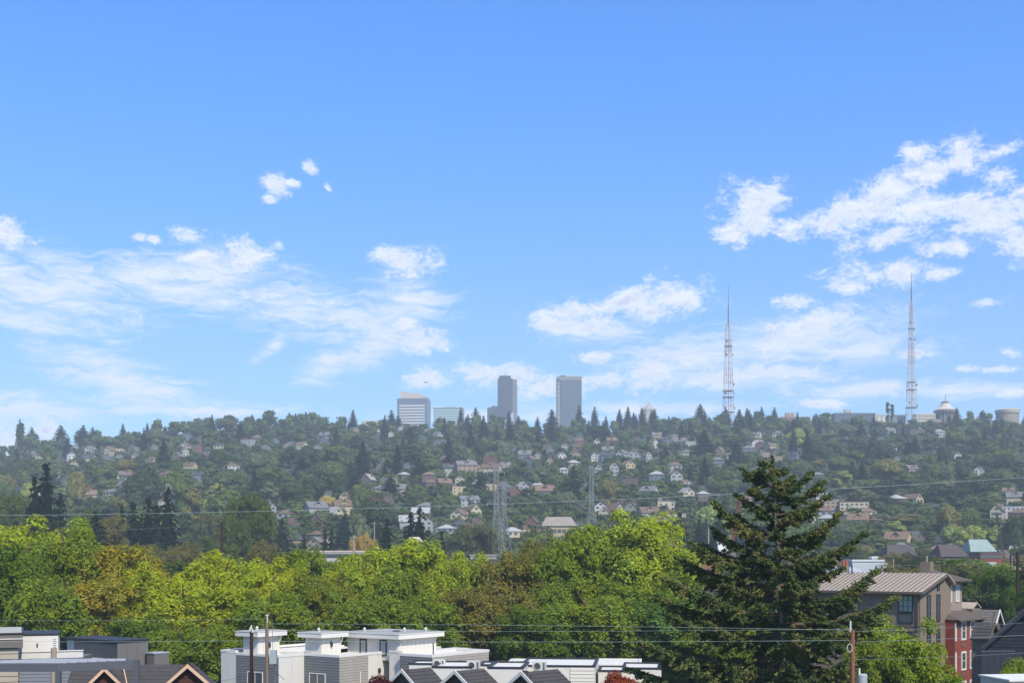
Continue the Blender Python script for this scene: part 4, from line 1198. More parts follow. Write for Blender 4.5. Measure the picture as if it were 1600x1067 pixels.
MB().box(.04, .2, wr * .55, wr * .55 + .15, zR - 2.2, zR - 1.8).build('wall_lamp', M_FR, t4)
MB().box(.04, .16, wr - .35, wr - .15, zR - 2.6, zR - 1.3).build('downspout', M_CAP, t4)
# pergola
dP = 45
M_PG = mat('pergola_paint', rgb('55565a'), .45, .04, 1); 
t5 = thing('pergola', 'dark grey metal pergola with a louvred top at the lower left', 'pergola', (Xat(90, dP), dP, 0), 0)
zt5, zb5 = Zr(1037, dP), Zr(1049, dP); k = dP / F
MB().box(-90 * k - 1, 0, 0, .14, zb5, zt5).build('front_beam', M_PG, t5)
MB().obox((0, 0, zb5 + .004), (103 * k, 1.3, 0), (-.1, .12, 0), (0, 0, zt5 - zb5)).build('side_beam', M_PG, t5)
MB().box(-.09, .09, -.02, .16, zb5 - 4, zb5).build('post', M_PG, t5)
MB().box(103 * k - .02, 103 * k + .16, 1.26, 1.42, zb5 - 4, zt5 + .05).build('post', M_PG, t5)
lm = MB().box(-90 * k - 1, 0, -.075, .075, -.012, .012).mesh('louvre', mat('pergola_louvre', rgb('8d8e90'), .5, .04, 1))
for i in range(7):
    y = .2 + i * .17; l_ = link('louvre', lm, t5, (-.05 + y * 1.7, y, zt5 + .05)); l_.rotation_euler = (R(28), 0, 0)
MB().box(-2.6, 2.2, 1.46, 1.6, zt5 - .1, zt5 + .02).build('rear_beam', M_PG, t5)
# grey lap wall glimpsed beneath the pergola
t6 = thing('grey_wall', 'grey lap sided wall seen beneath the pergola beam', 'wall', (Xat(30, 93), 93, 0), R(4))
MB().box(0, 4.0, .05, 4, 0, Zr(1036, 93)).build('wall', M_CHAR2, t6)
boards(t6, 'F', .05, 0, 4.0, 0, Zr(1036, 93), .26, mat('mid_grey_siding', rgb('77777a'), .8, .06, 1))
# brown gabled houses
gable_house(163, 1046, 76, 1.5, 1.5, 2.2, 10, 'brown house with tan rake boards behind the pergola post', M_BRN, M_TRIM2)
o, z_, e_ = gable_house(293, 1041, 74, 1.75, 1.55, 2.2, 8, 'brown house with tan rake boards, right of the dark shingle roof', M_BRN, M_TRIM2)
window(o, 'F', .3, -.9, z_ - 2.0, .5, .8, M_WH2, M_GL)
# the roof between them: ridge parallel to the picture
tr = thing('shingled_roof', 'dark shingle roof joining the two brown gables', 'roof', (Xat(196, 78), 78, 0), 0)
zr = Zr(1040, 78); L = Xat(292, 78) - Xat(196, 78)
MB().obox((-3.2, -1.6, zr - 1.7), (L + 3.2, 0, 0), (0, 1.6, 1.7), (0, 0, .1)).obox((0, 1.8, zr - 1.7), (L, 0, 0), (0, -1.8, 1.7), (0, 0, .1)).build('roof', M_SHG, tr)
MB().box(-3, L, -1.5, 1.6, 0, zr - 1.75).build('wall', M_BRN, tr)
MB().obox((.7, -1.62, zr - 1.7), (.06, 0, 0), (-.9, 1.62, 1.78), (0, -.03, .12)).build('valley_flashing', M_TRIM2, tr)
sh = MB()
for i in range(8): sh.add([(-3.2, -1.6 + i * .2, zr - 1.6 + i * .2125 + .035), (L, -1.6 + i * .2, zr - 1.6 + i * .2125 + .035), (L, -1.4 + i * .2, zr - 1.6 + (i + 1) * .2125), (-3.2, -1.4 + i * .2, zr - 1.6 + (i + 1) * .2125), (-3.2, -1.6 + i * .2, zr - 1.6 + i * .2125), (L, -1.6 + i * .2, zr - 1.6 + i * .2125)], [(0, 1, 2, 3), (4, 5, 1, 0)])
sh.build('shingle_courses', M_SHG, tr)['kind'] = 'stuff'

# ------------------------------------------------------------------ tan apartment building with the seamed metal roof
dA = 114.0; fA = 40.5
cA, sA = math.cos(R(fA)), math.sin(R(fA)); pxm = F / dA
M_TAN = mat('taupe_siding', rgb('7e6f5f'), .85, .06, 1)
M_TAN2 = mat('taupe_dark', rgb('64584c'), .85, .06, 1)
M_MR = mat('seamed_roof', rgb('aa9c88'), .45, .05, .6, spec=.5)
M_RED = mat('red_brick', rgb('824335'), .9, .16, 3)
M_SHB = mat('brown_shingle', rgb('5b5149'), .95, .2, 4, .02)
ap = thing('apartment_building', 'tan apartment building with a seamed metal roof and a red brick bay with white windows', 'building', (Xat(1438, dA), dA, 0), R(-fA))
zE = Zr(925, dA)                      # eave of the long side
wA = 10.8; w2 = 5.6
zRg = Zr(896, dA + 5)                 # ridge
xr = 0
# main volume: front face along -x, gable face along +y; ridge runs parallel to the front
ry = 5.2
MB().box(-wA, 0, .0, w2 + 1.4, 0, zE - .1).add([(0, 0, zE - .1), (0, ry, zRg - .25), (0, w2 + 1.4, zE + .9), (0, w2 + 1.4, zE - .1), (-wA, 0, zE - .1), (-wA, ry, zRg - .25), (-wA, w2 + 1.4, zE + .9), (-wA, w2 + 1.4, zE - .1)],
      [(0, 3, 2, 1), (4, 5, 6, 7), (0, 1, 5, 4), (1, 2, 6, 5)]).build('wall', M_TAN, ap)
MB().box(-wA, -.02, -.03, 0, zE - 3.0 * 1 - .14, zE - 3.0).box(-wA, -.02, -.03, 0, zE - 6.2, zE - 6.06).box(.0, .03, 0, w2, zE - 3.04, zE - 2.94).box(0, .03, 0, w2, zE - 6.1, zE - 6.0).build('band_trim', M_TAN2, ap)
vpanels(ap, 'F', 0, -wA, -2.3, zE - 2.9, zE - .12, 1.2, M_TAN, .02, .025)
ro = MB()
slope = Vector((0, ry + .55, zRg - zE)); 
ro.obox((-wA - .3, -.55, zE - .06), (wA + .75, 0, 0), slope, (0, 0, .12))
back = Vector((0, 1.9, -1.0)); ro.obox((-wA - .3, ry + .02, zRg - .07), (wA + .75, 0, 0), back, (0, 0, .12))
ro.build('roof', M_MR, ap)
sm_ = MB().obox((-.022, -.55, zE + .06), (.045, 0, 0), slope, (0, 0, .1)).mesh('roof_seam', mat('roof_seam_metal', rgb('75695e'), .5, .05, 1))
for i in range(25): link('roof_seam', sm_, ap, (-wA - .25 + i * .46, 0, 0))
MB().box(-wA - .3, .46, -.66, -.55, zE - .16, zE + .05).obox((.46, -.6, zE - .18), (.05, 0, 0), slope, (0, 0, .28)).build('gutter', M_TAN2, ap)
MB().tube((-.15, -.12, 0), (-.15, -.12, zE - .1), .06).build('downspout', M_TAN2, ap)
# big window of the long side and the one below
xw = -1.35
window(ap, 'F', -.02, xw, zE - 1.8, 1.35, 1.55, M_FR, mat('greenish_glass', rgb('8d9c8a'), .2, .15, 1), mull=2, transom=2)
window(ap, 'F', -.02, xw, zE - 2.75, 1.35, .9, M_FR, M_GL)
window(ap, 'F', -.02, xw, zE - 5.2, 1.35, 1.7, M_FR, M_GL, mull=1)
window(ap, 'F', -.02, xw - 3.2, zE - 5.2, 1.35, 1.7, M_FR, M_GL, mull=1)
# slot windows of the gable face
ky = pxm * sA
def gy(px): return (px - 1438) / 6.95
for px in (1450.5, 1465.5):
    for (z1, h) in ((zE - 2.75, 2.5), (zE - 5.7, 2.35), (zE - 8.8, 2.4), (zE - 11.6, 2.4)):
        window(ap, 'R', .02, gy(px), z1, .78, h, M_FR, M_GL, transom=2, fw=.09)
window(ap, 'R', .02, gy(1465.5), zE + .1, .55, .75, M_FR, M_GL, fw=.07)
# rear upper part with a hip roof
yu = w2 + 1.5
def ay(px, d=dA + 6): return (px - 1438) / (F / d * sA)
y1, y2 = w2 + 1.42, w2 + 5.4
MB().box(-5, -.5, y1, y2, 0, zE + .95).build('upper_wall', mat('taupe_light', rgb('8f8073'), .85, .06, 1), ap)
b = MB(); zz = zE + .95; x0, x1, a0, a1 = -5.6, .2, y1 - .1, y2 + .7
b.add([(x0, a0, zz), (x1, a0, zz), (x1, a1, zz), (x0, a1, zz), (-2.7, a0 + 1.2, zz + .95), (-2.7, a1 - 1.9, zz + .95)], [(0, 1, 4), (1, 2, 5, 4), (2, 3, 5), (3, 0, 4, 5), (3, 2, 1, 0)]).box(x1 - .02, x1 + .06, a0, a1, zz - .14, zz).build('upper_roof', M_SHB, ap)
for wy in (y1 + .95, y1 + 2.75): window(ap, 'R', -.48, wy, zE - 1.1, .8, 1.6, M_WH2, M_CURT, fw=.12)
MB().box(-3.4, -2.4, y1 + 1, y1 + 1.8, zE + 1.2, zE + 2.7).build('chimney', M_TAN, ap)
# red brick bay
yb0, yb1 = w2 + .05, w2 + 6.0
zBk = Zr(967, dA + 5)
MB().box(-.4, .9, yb0, yb1, 0, zBk).build('brick_wall', M_RED, ap)
MB().box(-.4, .86, yb1, yb1 + 1.6, 0, zBk).build('end_wall', M_TAN2, ap)
b = MB(); x0, x1, a0, a1 = -.9, 1.4, yb0 - .1, yb1 + 2.0
b.add([(x0, a0, zBk), (x1, a0, zBk), (x1, a1, zBk), (x0, a1, zBk), (x0, a0 + 1.2, zBk + .85), (x0, a1 - 1.4, zBk + .85)], [(0, 1, 4), (1, 2, 5, 4), (2, 3, 5), (3, 2, 1, 0)]).build('bay_roof', M_SHB, ap)
MB().box(x1 - .02, x1 + .06, a0, a1, zBk - .13, zBk + .01).build('bay_gutter', M_TAN2, ap)
for wy in (yb0 + 2.05, yb0 + 4.2):
    for dz in (1.95, 4.75, 7.5): window(ap, 'R', .92, wy, zBk - dz, 1.15, 1.75, M_WH2, M_GL, transom=1, fw=.16)
for dz in (1.95, 4.75): window(ap, 'R', .92, yb0 + .15, zBk - dz, .28, 1.75, M_WH2, M_WH2, fw=.05)
MB().tube((1.0, yb1 - .4, 0), (1.0, yb1 - .4, zBk), .07).build('downspout', M_TAN2, ap)
for dz in (2.55, 5.35):
    for wy in (yb0 + 2.05, yb0 + 4.2): MB().box(.9, .95, wy - .4, wy + .4, zBk - dz, zBk - dz + .35).build('wall_vent', M_TAN2, ap)
# small gabled canopy roof
MB().obox((.2, yb1 + .4, zBk + .75), (0, 1.1, .55), (-1.6, 0, 0), (0, 0, .1)).obox((.2, yb1 + 2.6, zBk + .75), (0, -1.1, .55), (-1.6, 0, 0), (0, 0, .1)).build('small_gable_roof', M_MR, ap)
MB().box(-1.4, .1, yb1 + .5, yb1 + 2.5, 0, zBk + .8).build('small_gable_wall', M_TAN, ap)
for px, h in ((1288, 0), (1327, 1), (1368, 1)):   # roof box and vent pipes on the ridge
    xx = (px - 1472) / 16.6
    if h == 0: MB().box(xx - 1.4, xx + .9, ry - 1.9, ry - .6, zRg - .9, zRg + .05).build('roof_box', M_TAN2, ap)
    else: MB().tube((xx, ry - .6, zRg - .3), (xx, ry - .6, zRg + .75), .07).build('vent_pipe', M_CAP, ap)

# dark houses at the right edge
def small_house(px, apex, d, half, drop, length, rz, label, wm, rm, trim):
    return gable_house(px, apex, d, half, drop, length, rz, label, wm, trim)
M_NVY = mat('navy_siding', rgb('2b2e35'), .8, .08, 1)
M_GRF = mat('grey_shingle', rgb('6a655f'), .95, .15, 4, .02)
o, z, e = gable_house(1603, 957, 105, 3.4, 3.2, 8, -21, 'black gabled house cut by the right frame edge', M_NVY, M_NVY)
window(o, 'F', .35, -.55, z - 5.5, .9, 1.6, M_WH2, M_CURT)
o, z, e = gable_house(1562, 954, 122, 2.4, 2.6, 3.2, 52, 'grey roofed house between the apartment building and the black gable', M_TAN2, M_WH2, M_GRF)
o, z, e = gable_house(1555, 974, 112, 1.3, 1.4, 1.7, 48, 'small dark roofed house against the end of the apartment building', M_TAN, M_TAN2)
fe = thing('board_fence', 'dark board fence below the black gabled house', 'fence', (Xat(1533, 100), 100, 0), R(4))
fm = MB().box(0, .5, -.03, 0, 0, Zr(1018, 100)).mesh('fence_board', M_NVY)
for i in range(5): link('fence_board', fm, fe, (i * .53, 0, 0))
MB().box(-.05, 2.7, -.06, .04, Zr(1018, 100), Zr(1016, 100)).build('top_rail', M_CHAR, fe)
ro = thing('shed_roof', 'pale flat roof corner at the lower right frame edge', 'roof', (Xat(1578, 70), 70, 0), R(10))
MB().box(0, 3, 0, 3, 0, Zr(1064, 70)).build('wall', M_WH, ro); MB().box(-.1, 3.1, -.1, 3.1, Zr(1064, 70), Zr(1061, 70)).build('roof', M_WH2, ro)
# brick house glimpsed through the trees
bh = thing('brick_house', 'red brick house with a white framed window glimpsed through the street trees', 'house', (Xat(775, 173), 173, 0), R(-5))
MB().box(0, 6.5, 0, 6, 0, Zr(948, 173)).build('wall', M_RED, bh)
b = MB(); zt = Zr(948, 173); b.add([(-.4, -.4, zt), (6.9, -.4, zt), (6.9, 6.4, zt), (-.4, 6.4, zt), (1.6, 3, zt + 2.4), (4.9, 3, zt + 2.4)], [(0, 1, 5, 4), (1, 2, 5), (2, 3, 4, 5), (3, 0, 4), (3, 2, 1, 0)]).build('roof', M_SHB, bh)
window(bh, 'F', -.02, 3.1, Zr(992, 173), 1.9, 1.9, M_WH2, M_GL, mull=1, fw=.14); window(bh, 'F', -.02, 5.4, Zr(992, 173), 1.0, 1.9, M_WH2, M_GL, fw=.14)

# ------------------------------------------------------------------ town between the belt and the hill
def town(name, px0, px1, top, d, dep, wallc, roofc, label, cat='building', rz=0, par=.35, wins=None, gable=0, pid=None):
    x0, x1 = Xat(px0, d), Xat(px1, d); w = (x1 - x0); z = Zr(top, d); g0 = gz((x0 + x1) / 2, d) - 1
    o = thing(name, label, cat, ((x0 + x1) / 2, d, g0), R(rz)); H = z - g0
    wm = mat('town_wall_' + wallc, rgb(wallc), .85, .07, .4); rm = mat('town_roof_' + roofc, rgb(roofc), .85, .12, .3)
    if gable:
        MB().box(-w / 2, w / 2, 0, dep, 0, H - gable).build('wall', wm, o)
        b = MB(); zz = H - gable
        b.add([(-w / 2 - .5, -.5, zz), (w / 2 + .5, -.5, zz), (w / 2 + .5, dep + .5, zz), (-w / 2 - .5, dep + .5, zz), (-w / 2 + w * .12, dep / 2, H), (w / 2 - w * .12, dep / 2, H)], [(0, 1, 5, 4), (1, 2, 5), (2, 3, 4, 5), (3, 0, 4), (3, 2, 1, 0)])
        b.build('roof', rm, o)
    else:
        MB().box(-w / 2, w / 2, 0, dep, 0, H - par).build('wall', wm, o)
        MB().box(-w / 2 - .15, w / 2 + .15, -.15, dep + .15, H - par, H).build('roof', rm, o)
    if wins:
        cols, rows, ww, wh, sp = wins
        me = MB().box(-ww / 2, ww / 2, -.07, .1, 0, wh).mesh('window', GLASS)
        for r_ in range(rows):
            for c_ in range(cols):
                link('window', me, o, (-w / 2 + (c_ + .5) * w / cols, 0, H - par - gable - sp * (r_ + 1) + .5))
    return o
town('long_roof_building', 482, 572, 860, 300, 14, 'b3aca0', 'c9b3ab', 'long low building with a pale pinkish roof behind the street trees', wins=(12, 1, 1.6, .9, 1.8))
town('pitched_roof_building', 638, 655, 838, 300, 8, 'b5b0a0', 'bdb8a4', 'small pale pitched roof just above the bright green trees', gable=1.2)
town('flat_roof_building', 735, 775, 866, 270, 12, 'a09a90', '8f8b84', 'grey flat roofed building left of the reddish tree tops', wins=(6, 1, 2.0, 1.1, 2.2))
town('flat_roof_building', 896, 912, 862, 280, 8, 'bdb7aa', '9b968e', 'small pale flat roofed building left of the tallest crown')
town('brown_block', 1046, 1082, 862, 230, 12, '7c6656', '6b5a4d', 'brown brick block between the tallest crown and the fir')
town('brown_block', 1082, 1140, 876, 215, 14, '86604c', '6d6259', 'red brown block seen behind the upper left boughs of the fir', wins=(5, 2, 1.0, 1.5, 3))
town('flat_roof_building', 1122, 1150, 858, 260, 8, '6e6862', 'c9c6be', 'dark block with a white roof edge behind the fir')
bb = town('billboard_frame', 1122, 1136, 846, 262, 1, 'c8c5bd', 'c8c5bd', 'white lattice screen standing on the dark block behind the fir', 'screen')
town('long_white_building', 1262, 1385, 879, 260, 16, 'bdbab2', 'c4beb4', 'long white building beyond the metal apartment roof', wins=(14, 1, 1.6, 1.0, 2.2))
town('white_tank_house', 1332, 1381, 874, 250, 9, 'aeb4b4', 'c5c2bc', 'white block with a raised stair box behind the apartment ridge')
town('stair_box', 1363, 1371, 869, 256, 2, 'b9bcb6', 'c5c2bc', 'slim pale box rising above the white block', 'roof stair')
town('brown_block', 1302, 1314, 870, 245, 6, '6e5f50', '5c5148', 'tall brown block just right of the fir boughs')
town('grey_arched_building', 1305, 1350, 886, 240, 10, '8d9395', 'a7acac', 'pale grey building in front of the long white one', gable=1.0)
for i, px in enumerate((1318, 1323)):
    o = thing('clay_chimney', ('left', 'right')[i] + ' orange clay chimney pot before the white building', 'chimney', (Xat(px, 235), 235, 0), 0, 'clay chimney pots')
    MB().box(-.4, .4, -.4, .4, 0, Zr(884, 235)).build('stack', M_TAN, o); MB().tube((0, 0, Zr(884, 235)), (0, 0, Zr(875, 235)), .26, .2, 10).build('pot', mat('clay', rgb('a4572f'), .8, .1, 1), o)
town('dark_roof_house', 1388, 1432, 850, 470, 12, '6b5a50', '4d4642', 'dark hipped roof among the trees right of the fir', gable=4, wins=(4, 1, 1.4, 1.2, 2))
town('dark_roof_house', 1472, 1512, 850, 420, 14, '7b5c50', '514742', 'dark hipped roof with reddish wall near the green roof', gable=4, wins=(4, 1, 1.4, 1.2, 2))
town('green_roof_hall', 1518, 1556, 842, 460, 12, '8e948e', '86968c', 'hall with a pale green hipped roof at the foot of the hill', gable=4.5)
town('red_brick_hall', 1532, 1566, 863, 410, 10, '7d4038', '6e5a52', 'dark red brick hall below the pale green roof', wins=(6, 1, 1.2, 1.2, 2))
town('tan_house', 1566, 1582, 858, 420, 9, 'a08f7c', '5b534d', 'tan house with a steep roof near the right frame edge', gable=3, wins=(2, 2, 1.0, 1.2, 2.4))
town('white_low_building', 1500, 1556, 878, 360, 10, 'c2beb5', 'bdb9b0', 'white low building at the foot of the hill, left of the red brick hall', wins=(8, 1, 1.6, 1.0, 2))
town('pink_low_building', 1555, 1625, 884, 330, 12, 'c4ab9d', 'b8b1a8', 'long pinkish building at the right frame edge')
town('blue_warehouse', 1572, 1640, 898, 300, 14, '8aa3b5', '9fb2c0', 'pale blue warehouse roof at the right frame edge', gable=2)
town('yellow_hall', 848, 900, 806, 520, 20, 'a8987a', '8f8676', 'pale yellow hall with a broad roof left of the tallest tree', gable=4, wins=(7, 2, 1.6, 1.5, 3))
town('grey_town_block', 1000, 1052, 822, 480, 14, '97928c', '77736e', 'grey row of houses right of the tallest tree', gable=3, wins=(8, 2, 1.3, 1.4, 2.8))
town('cream_town_block', 1012, 1046, 846, 400, 10, 'b3a48a', '7d766e', 'cream block below the grey row of houses', wins=(5, 2, 1.4, 1.4, 2.8))
# ------------------------------------------------------------------ buildings on the ridge and beyond
def tower(name, px0, px1, top, d, dep, wallc, label, bands=None, rz=0, base=60, cap=None):
    x0, x1 = Xat(px0, d), Xat(px1, d); w = x1 - x0; z = Zr(top, d)
    o = thing(name, label, 'skyscraper' if d > 2000 else 'building', ((x0 + x1) / 2, d, base), R(rz))
    H = z - base
    wm = mat('tower_' + wallc, rgb(wallc), .35, .05, .02, spec=.5)
    MB().box(-w / 2, w / 2, 0, dep, 0, H).build('wall', wm, o)
    return o, w, H, wm
# tan office tower with white floor bands
o, w, H, wm = tower('office_tower', 620, 668, 622, 2500, 40, '48525a', 'broad office tower with white floor bands and a slanted tan top', rz=-6)
bm_ = MB().box(-w / 2 + 5, w / 2 - 5, -1.2, 0, 0, 2.6).mesh('floor_band', mat('tower_band', rgb('c9c4b8'), .7, .04, .05))
for i in range(15): link('floor_band', bm_, o, (0, 0, H - 16 - i * 5.6))
MB().add([(-w / 2 + 6, 4, H), (w / 2 - 2, 4, H), (w / 2 - 2, 36, H), (-w / 2 + 6, 36, H), (-w / 2 + 6, 4, H + 14), (w / 2 - 16, 4, H + 9), (w / 2 - 2, 4, H + 3), (-w / 2 + 6, 36, H + 14), (w / 2 - 16, 36, H + 9), (w / 2 - 2, 36, H + 3)],
         [(0, 1, 6, 5, 4), (2, 3, 7, 8, 9), (4, 5, 8, 7), (5, 6, 9, 8), (0, 4, 7, 3), (1, 2, 9, 6)]).build('slanted_top', mat('tan_stone', rgb('b7a890'), .8, .05, .05), o)
# green glass block
o, w, H, wm = tower('glass_block', 677, 720, 637, 2400, 40, '7d9a98', 'low green glass block right of the banded office tower', rz=-8)
bm_ = MB().box(-w / 2 + 2, w / 2, -1, 0, 0, 1.4).mesh('floor_band', mat('green_band', rgb('b9c9bd'), .5, .04, .05))
for i in range(9): link('floor_band', bm_, o, (0, 0, H - 5 - i * 4.6))
MB().box(-4, 12, 8, 24, H, H + 3.5).build('roof_plant', mat('tower_48525a', rgb('48525a')), o); MB().box(-w / 2 - 1.5, w / 2 + 1, -1.5, 40, H - .01, H + 1.6).build('roof_edge', mat('green_band', rgb('b9c9bd')), o)
# darkest tower
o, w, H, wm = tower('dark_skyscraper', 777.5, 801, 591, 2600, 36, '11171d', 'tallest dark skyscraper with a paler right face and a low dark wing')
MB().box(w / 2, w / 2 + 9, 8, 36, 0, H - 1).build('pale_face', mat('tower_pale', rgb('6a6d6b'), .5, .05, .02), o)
MB().box(-w / 2 + 3, w / 2 - 4, 3, 30, H, H + 6).build('roof_plant', wm, o); MB().tube((0, 10, H + 6), (0, 10, H + 14), .7).build('antenna', wm, o)
MB().box(-w / 2 - 21, -w / 2 - .2, 4, 34, 0, Zr(636, 2600) - 60).box(-w / 2 - 13, -w / 2 - .2, 6, 30, Zr(636, 2600) - 60, Zr(633.5, 2600) - 60).build('wing', mat('tower_wing', rgb('1c242b'), .4, .05, .02), o)
fb = MB().box(-w / 2 + .5, w / 2 - .5, -.5, 0, 0, .9).mesh('floor_band', mat('tower_line', rgb('1c242b'), .4, .05, .05))
for i in range(44): link('floor_band', fb, o, (0, 0, 30 + i * (H - 40) / 44))
vb = MB().box(w / 2 + 9, w / 2 + 9.6, 9, 35, 0, 1.6).box(w / 2 + .5, w / 2 + 8.6, 7.5, 8, 0, 1.6).mesh('floor_band', mat('tower_pale_face_line', rgb('5c5f5f'), .5, .05, .05))  # bands slightly darker than the pale face
for i in range(36): link('floor_band', vb, o, (0, 0, 40 + i * (H - 46) / 36))
sl = thing('sloped_roof_building', 'white sloped roof standing in front of the dark skyscraper', 'building', (Xat(795, 2450), 2450, 60), 0)
MB().add([(-20, 0, 0), (9, 0, 0), (9, 30, 0), (-20, 30, 0), (-20, 0, 210), (9, 0, 240), (9, 30, 240), (-20, 30, 210)], [(0, 1, 5, 4), (1, 2, 6, 5), (2, 3, 7, 6), (3, 0, 4, 7), (4, 5, 6, 7), (3, 2, 1, 0)]).build('wall', mat('tower_pale2', rgb('a9b0b2'), .6, .05, .02), sl)
for c in sl.children: c.scale = (1, 1, (Zr(643, 2450) - 60) / 240)
# gridded tower
o, w, H, wm = tower('gridded_skyscraper', 876, 909, 588, 2500, 38, '35424a', 'flat topped grey skyscraper with a grid of windows and a tan left face', rz=3)
MB().box(-w / 2 - 5.5, -w / 2, 3, 38, 0, H - .5).build('tan_face', mat('tower_tan', rgb('978f80'), .7, .05, .02), o)
MB().box(-w / 2 - 1, -w / 2 + 11, 4, 20, H, H + 3).build('roof_plant', wm, o)
MB().box(-w / 2 - 5.6, w / 2 + .3, -.7, 38.2, H - 7, H + .3).build('top_band', mat('tower_top', rgb('77746c'), .6, .05, .02), o)
vm = MB().box(-.35, .35, -.7, 0, 0, H - 7.2).mesh('mullion', mat('tower_mull', rgb('515d5f'), .6, .05, .05))
for i in range(14): link('mullion', vm, o, (-w / 2 + .6 + i * (w - 1.2) / 13, 0, 0))
hm = MB().box(-w / 2, w / 2, -.5, 0, 0, .9).mesh('floor_band', mat('tower_mull', rgb('515d5f')))
for i in range(30): link('floor_band', hm, o, (0, 0, 45 + i * (H - 53) / 30))
hm = MB().box(-w / 2 - 5.8, -w / 2 - .3, 2.4, 3, 0, 2.2).mesh('floor_band', mat('tower_dk', rgb('5f6466'), .6, .05, .05))
for i in range(30): link('floor_band', hm, o, (0, 0, 45 + i * (H - 53) / 30))
# pyramid roofed tower
d = 2300; o = thing('pyramid_tower', 'pale stone tower with a pyramid roof poking over the ridge trees', 'skyscraper', (Xat(1014, d), d, 60), R(20))
h1, h2 = Zr(640, d) - 60, Zr(630, d) - 60; r_ = 12 / F * d
MB().lathe([(r_, 0), (r_, h1 - 2)], 8).build('wall', mat('stone_pale', rgb('a79c8c'), .8, .05, .05), o)
MB().lathe([(r_ * 1.04, h1 - 2), (r_ * 1.04, h1), (1.2, h2), (1.0, h2 + 3)], 8).build('pyramid_roof', mat('stone_roof', rgb('9d958a'), .8, .05, .05), o)

def ridge(name, px0, px1, top, wallc, roofc, label, rows=2, cols=8, d=1440, dep=16, rz=0, **k):
    return town(name, px0, px1, top, d, dep, wallc, roofc, label, 'building', rz, .6, (cols, rows, 1.6, 1.6, 3.4), **k)
ridge('brick_apartments', 1221, 1266, 651, '7f5a4a', '7d6f66', 'red brick apartment block on the ridge left of the long flat building', 3, 12)
ridge('stair_block', 1228, 1241, 645, 'a9937c', '8d8072', 'tan stair block on top of the red brick apartments', 1, 2, 1445, 6)
ridge('long_flat_building', 1304, 1368, 645, '57606a', '6a6f74', 'long dark flat roofed building on the ridge', 4, 18, 1420)
ridge('stair_block', 1320, 1330, 640, 'b9b0a0', 'a7a092', 'pale stair block on the long flat ridge building', 1, 2, 1428, 5)
ridge('white_fin_building', 1367, 1388, 648, 'bdb8ac', '8e8b84', 'pale building with dark openings at the end of the long flat one', 4, 3, 1415)
ridge('office_block', 1388, 1416, 648, '7f8285', '8a8a88', 'grey office block at the foot of the right broadcasting mast', 4, 7, 1412)
ridge('cream_block', 1431, 1462, 646, 'b6ac99', 'c2bcae', 'cream block with a white roof right of the right mast', 4, 8, 1425)
ridge('townhouse_block', 1455, 1470, 655, 'a8977f', '6f7478', 'tan block of flats below the saucer roofed tower', 3, 4, 1400)
ridge('flat_roof_building', 565, 592, 657, 'b8b0a4', 'c0bab0', 'low pale building on the ridge left of the banded office tower', 1, 6, 1430)
ridge('flat_roof_building', 1175, 1196, 652, '9c8a78', '8b8178', 'low tan building on the ridge right of the left mast', 2, 5, 1440)
ridge('flat_roof_building', 508, 519, 662, 'c3bdb0', 'b3aea4', 'little white building on the ridge left of the office tower', 1, 2, 1430)
# saucer roofed water tower
d = 1430; zg = gz(Xat(1477, d), d); o = thing('saucer_tower', 'saucer roofed water tower with a small crown on the ridge', 'water tower', (Xat(1477, d), d, zg - 1), 0)
s_ = d / F; zt = lambda row: Zr(row, d) - zg + 1
M_SC = mat('saucer_pale', rgb('bdb3a2'), .7, .05, .05); M_SD = mat('saucer_dark', rgb('5d5f5c'), .7, .1, .05)
MB().lathe([(14 * s_, 0), (14 * s_, zt(645))], 28).build('wall', M_SD, o)
MB().lathe([(17 * s_, zt(645)), (18.5 * s_, zt(641.5)), (17 * s_, zt(640.5))], 28).build('gallery', mat('saucer_rim', rgb('8c8578'), .7, .05, .05), o)
MB().lathe([(16.8 * s_, zt(640.4)), (9 * s_, zt(635.5)), (6.5 * s_, zt(631)), (5.5 * s_, zt(630))], 28).build('roof', M_SC, o)
MB().lathe([(6 * s_, zt(630)), (6.3 * s_, zt(628)), (2 * s_, zt(627))], 16).build('crown_deck', M_SD, o)
MB().tube((0, 0, zt(627)), (0, 0, zt(617)), .35).build('antenna', M_SD, o)
cm_ = MB().box(-.5, .5, -.5, .5, 0, zt(645)).mesh('column', mat('saucer_rim', rgb('8c8578')))
for i in range(16):
    a = 6.283 * i / 16; link('column', cm_, o, (14.3 * s_ * math.cos(a), 14.3 * s_ * math.sin(a), 0), a)
# round water tank
zg = gz(Xat(1574, d), d); o = thing('round_water_tank', 'round ribbed water tank on the ridge near the right frame edge', 'water tank', (Xat(1574, d), d, zg - 1), 0)
zt = lambda row: Zr(row, d) - zg + 1
M_TK = mat('tank_concrete', rgb('9a9182'), .8, .08, .05)
MB().lathe([(16.5 * s_, 0), (16.5 * s_, zt(646))], 36).build('wall', M_TK, o)
MB().lathe([(18 * s_, zt(646)), (19 * s_, zt(641)), (18 * s_, zt(640.5)), (9 * s_, zt(638.5)), (1, zt(637))], 36).build('roof', mat('tank_roof', rgb('b3aa9a'), .8, .05, .05), o)
cm_ = MB().box(-.35, .35, -.35, .35, 0, zt(646)).mesh('rib', M_TK)
for i in range(30):
    a = 6.283 * i / 30; link('rib', cm_, o, (16.7 * s_ * math.cos(a), 16.7 * s_ * math.sin(a), 0), a)

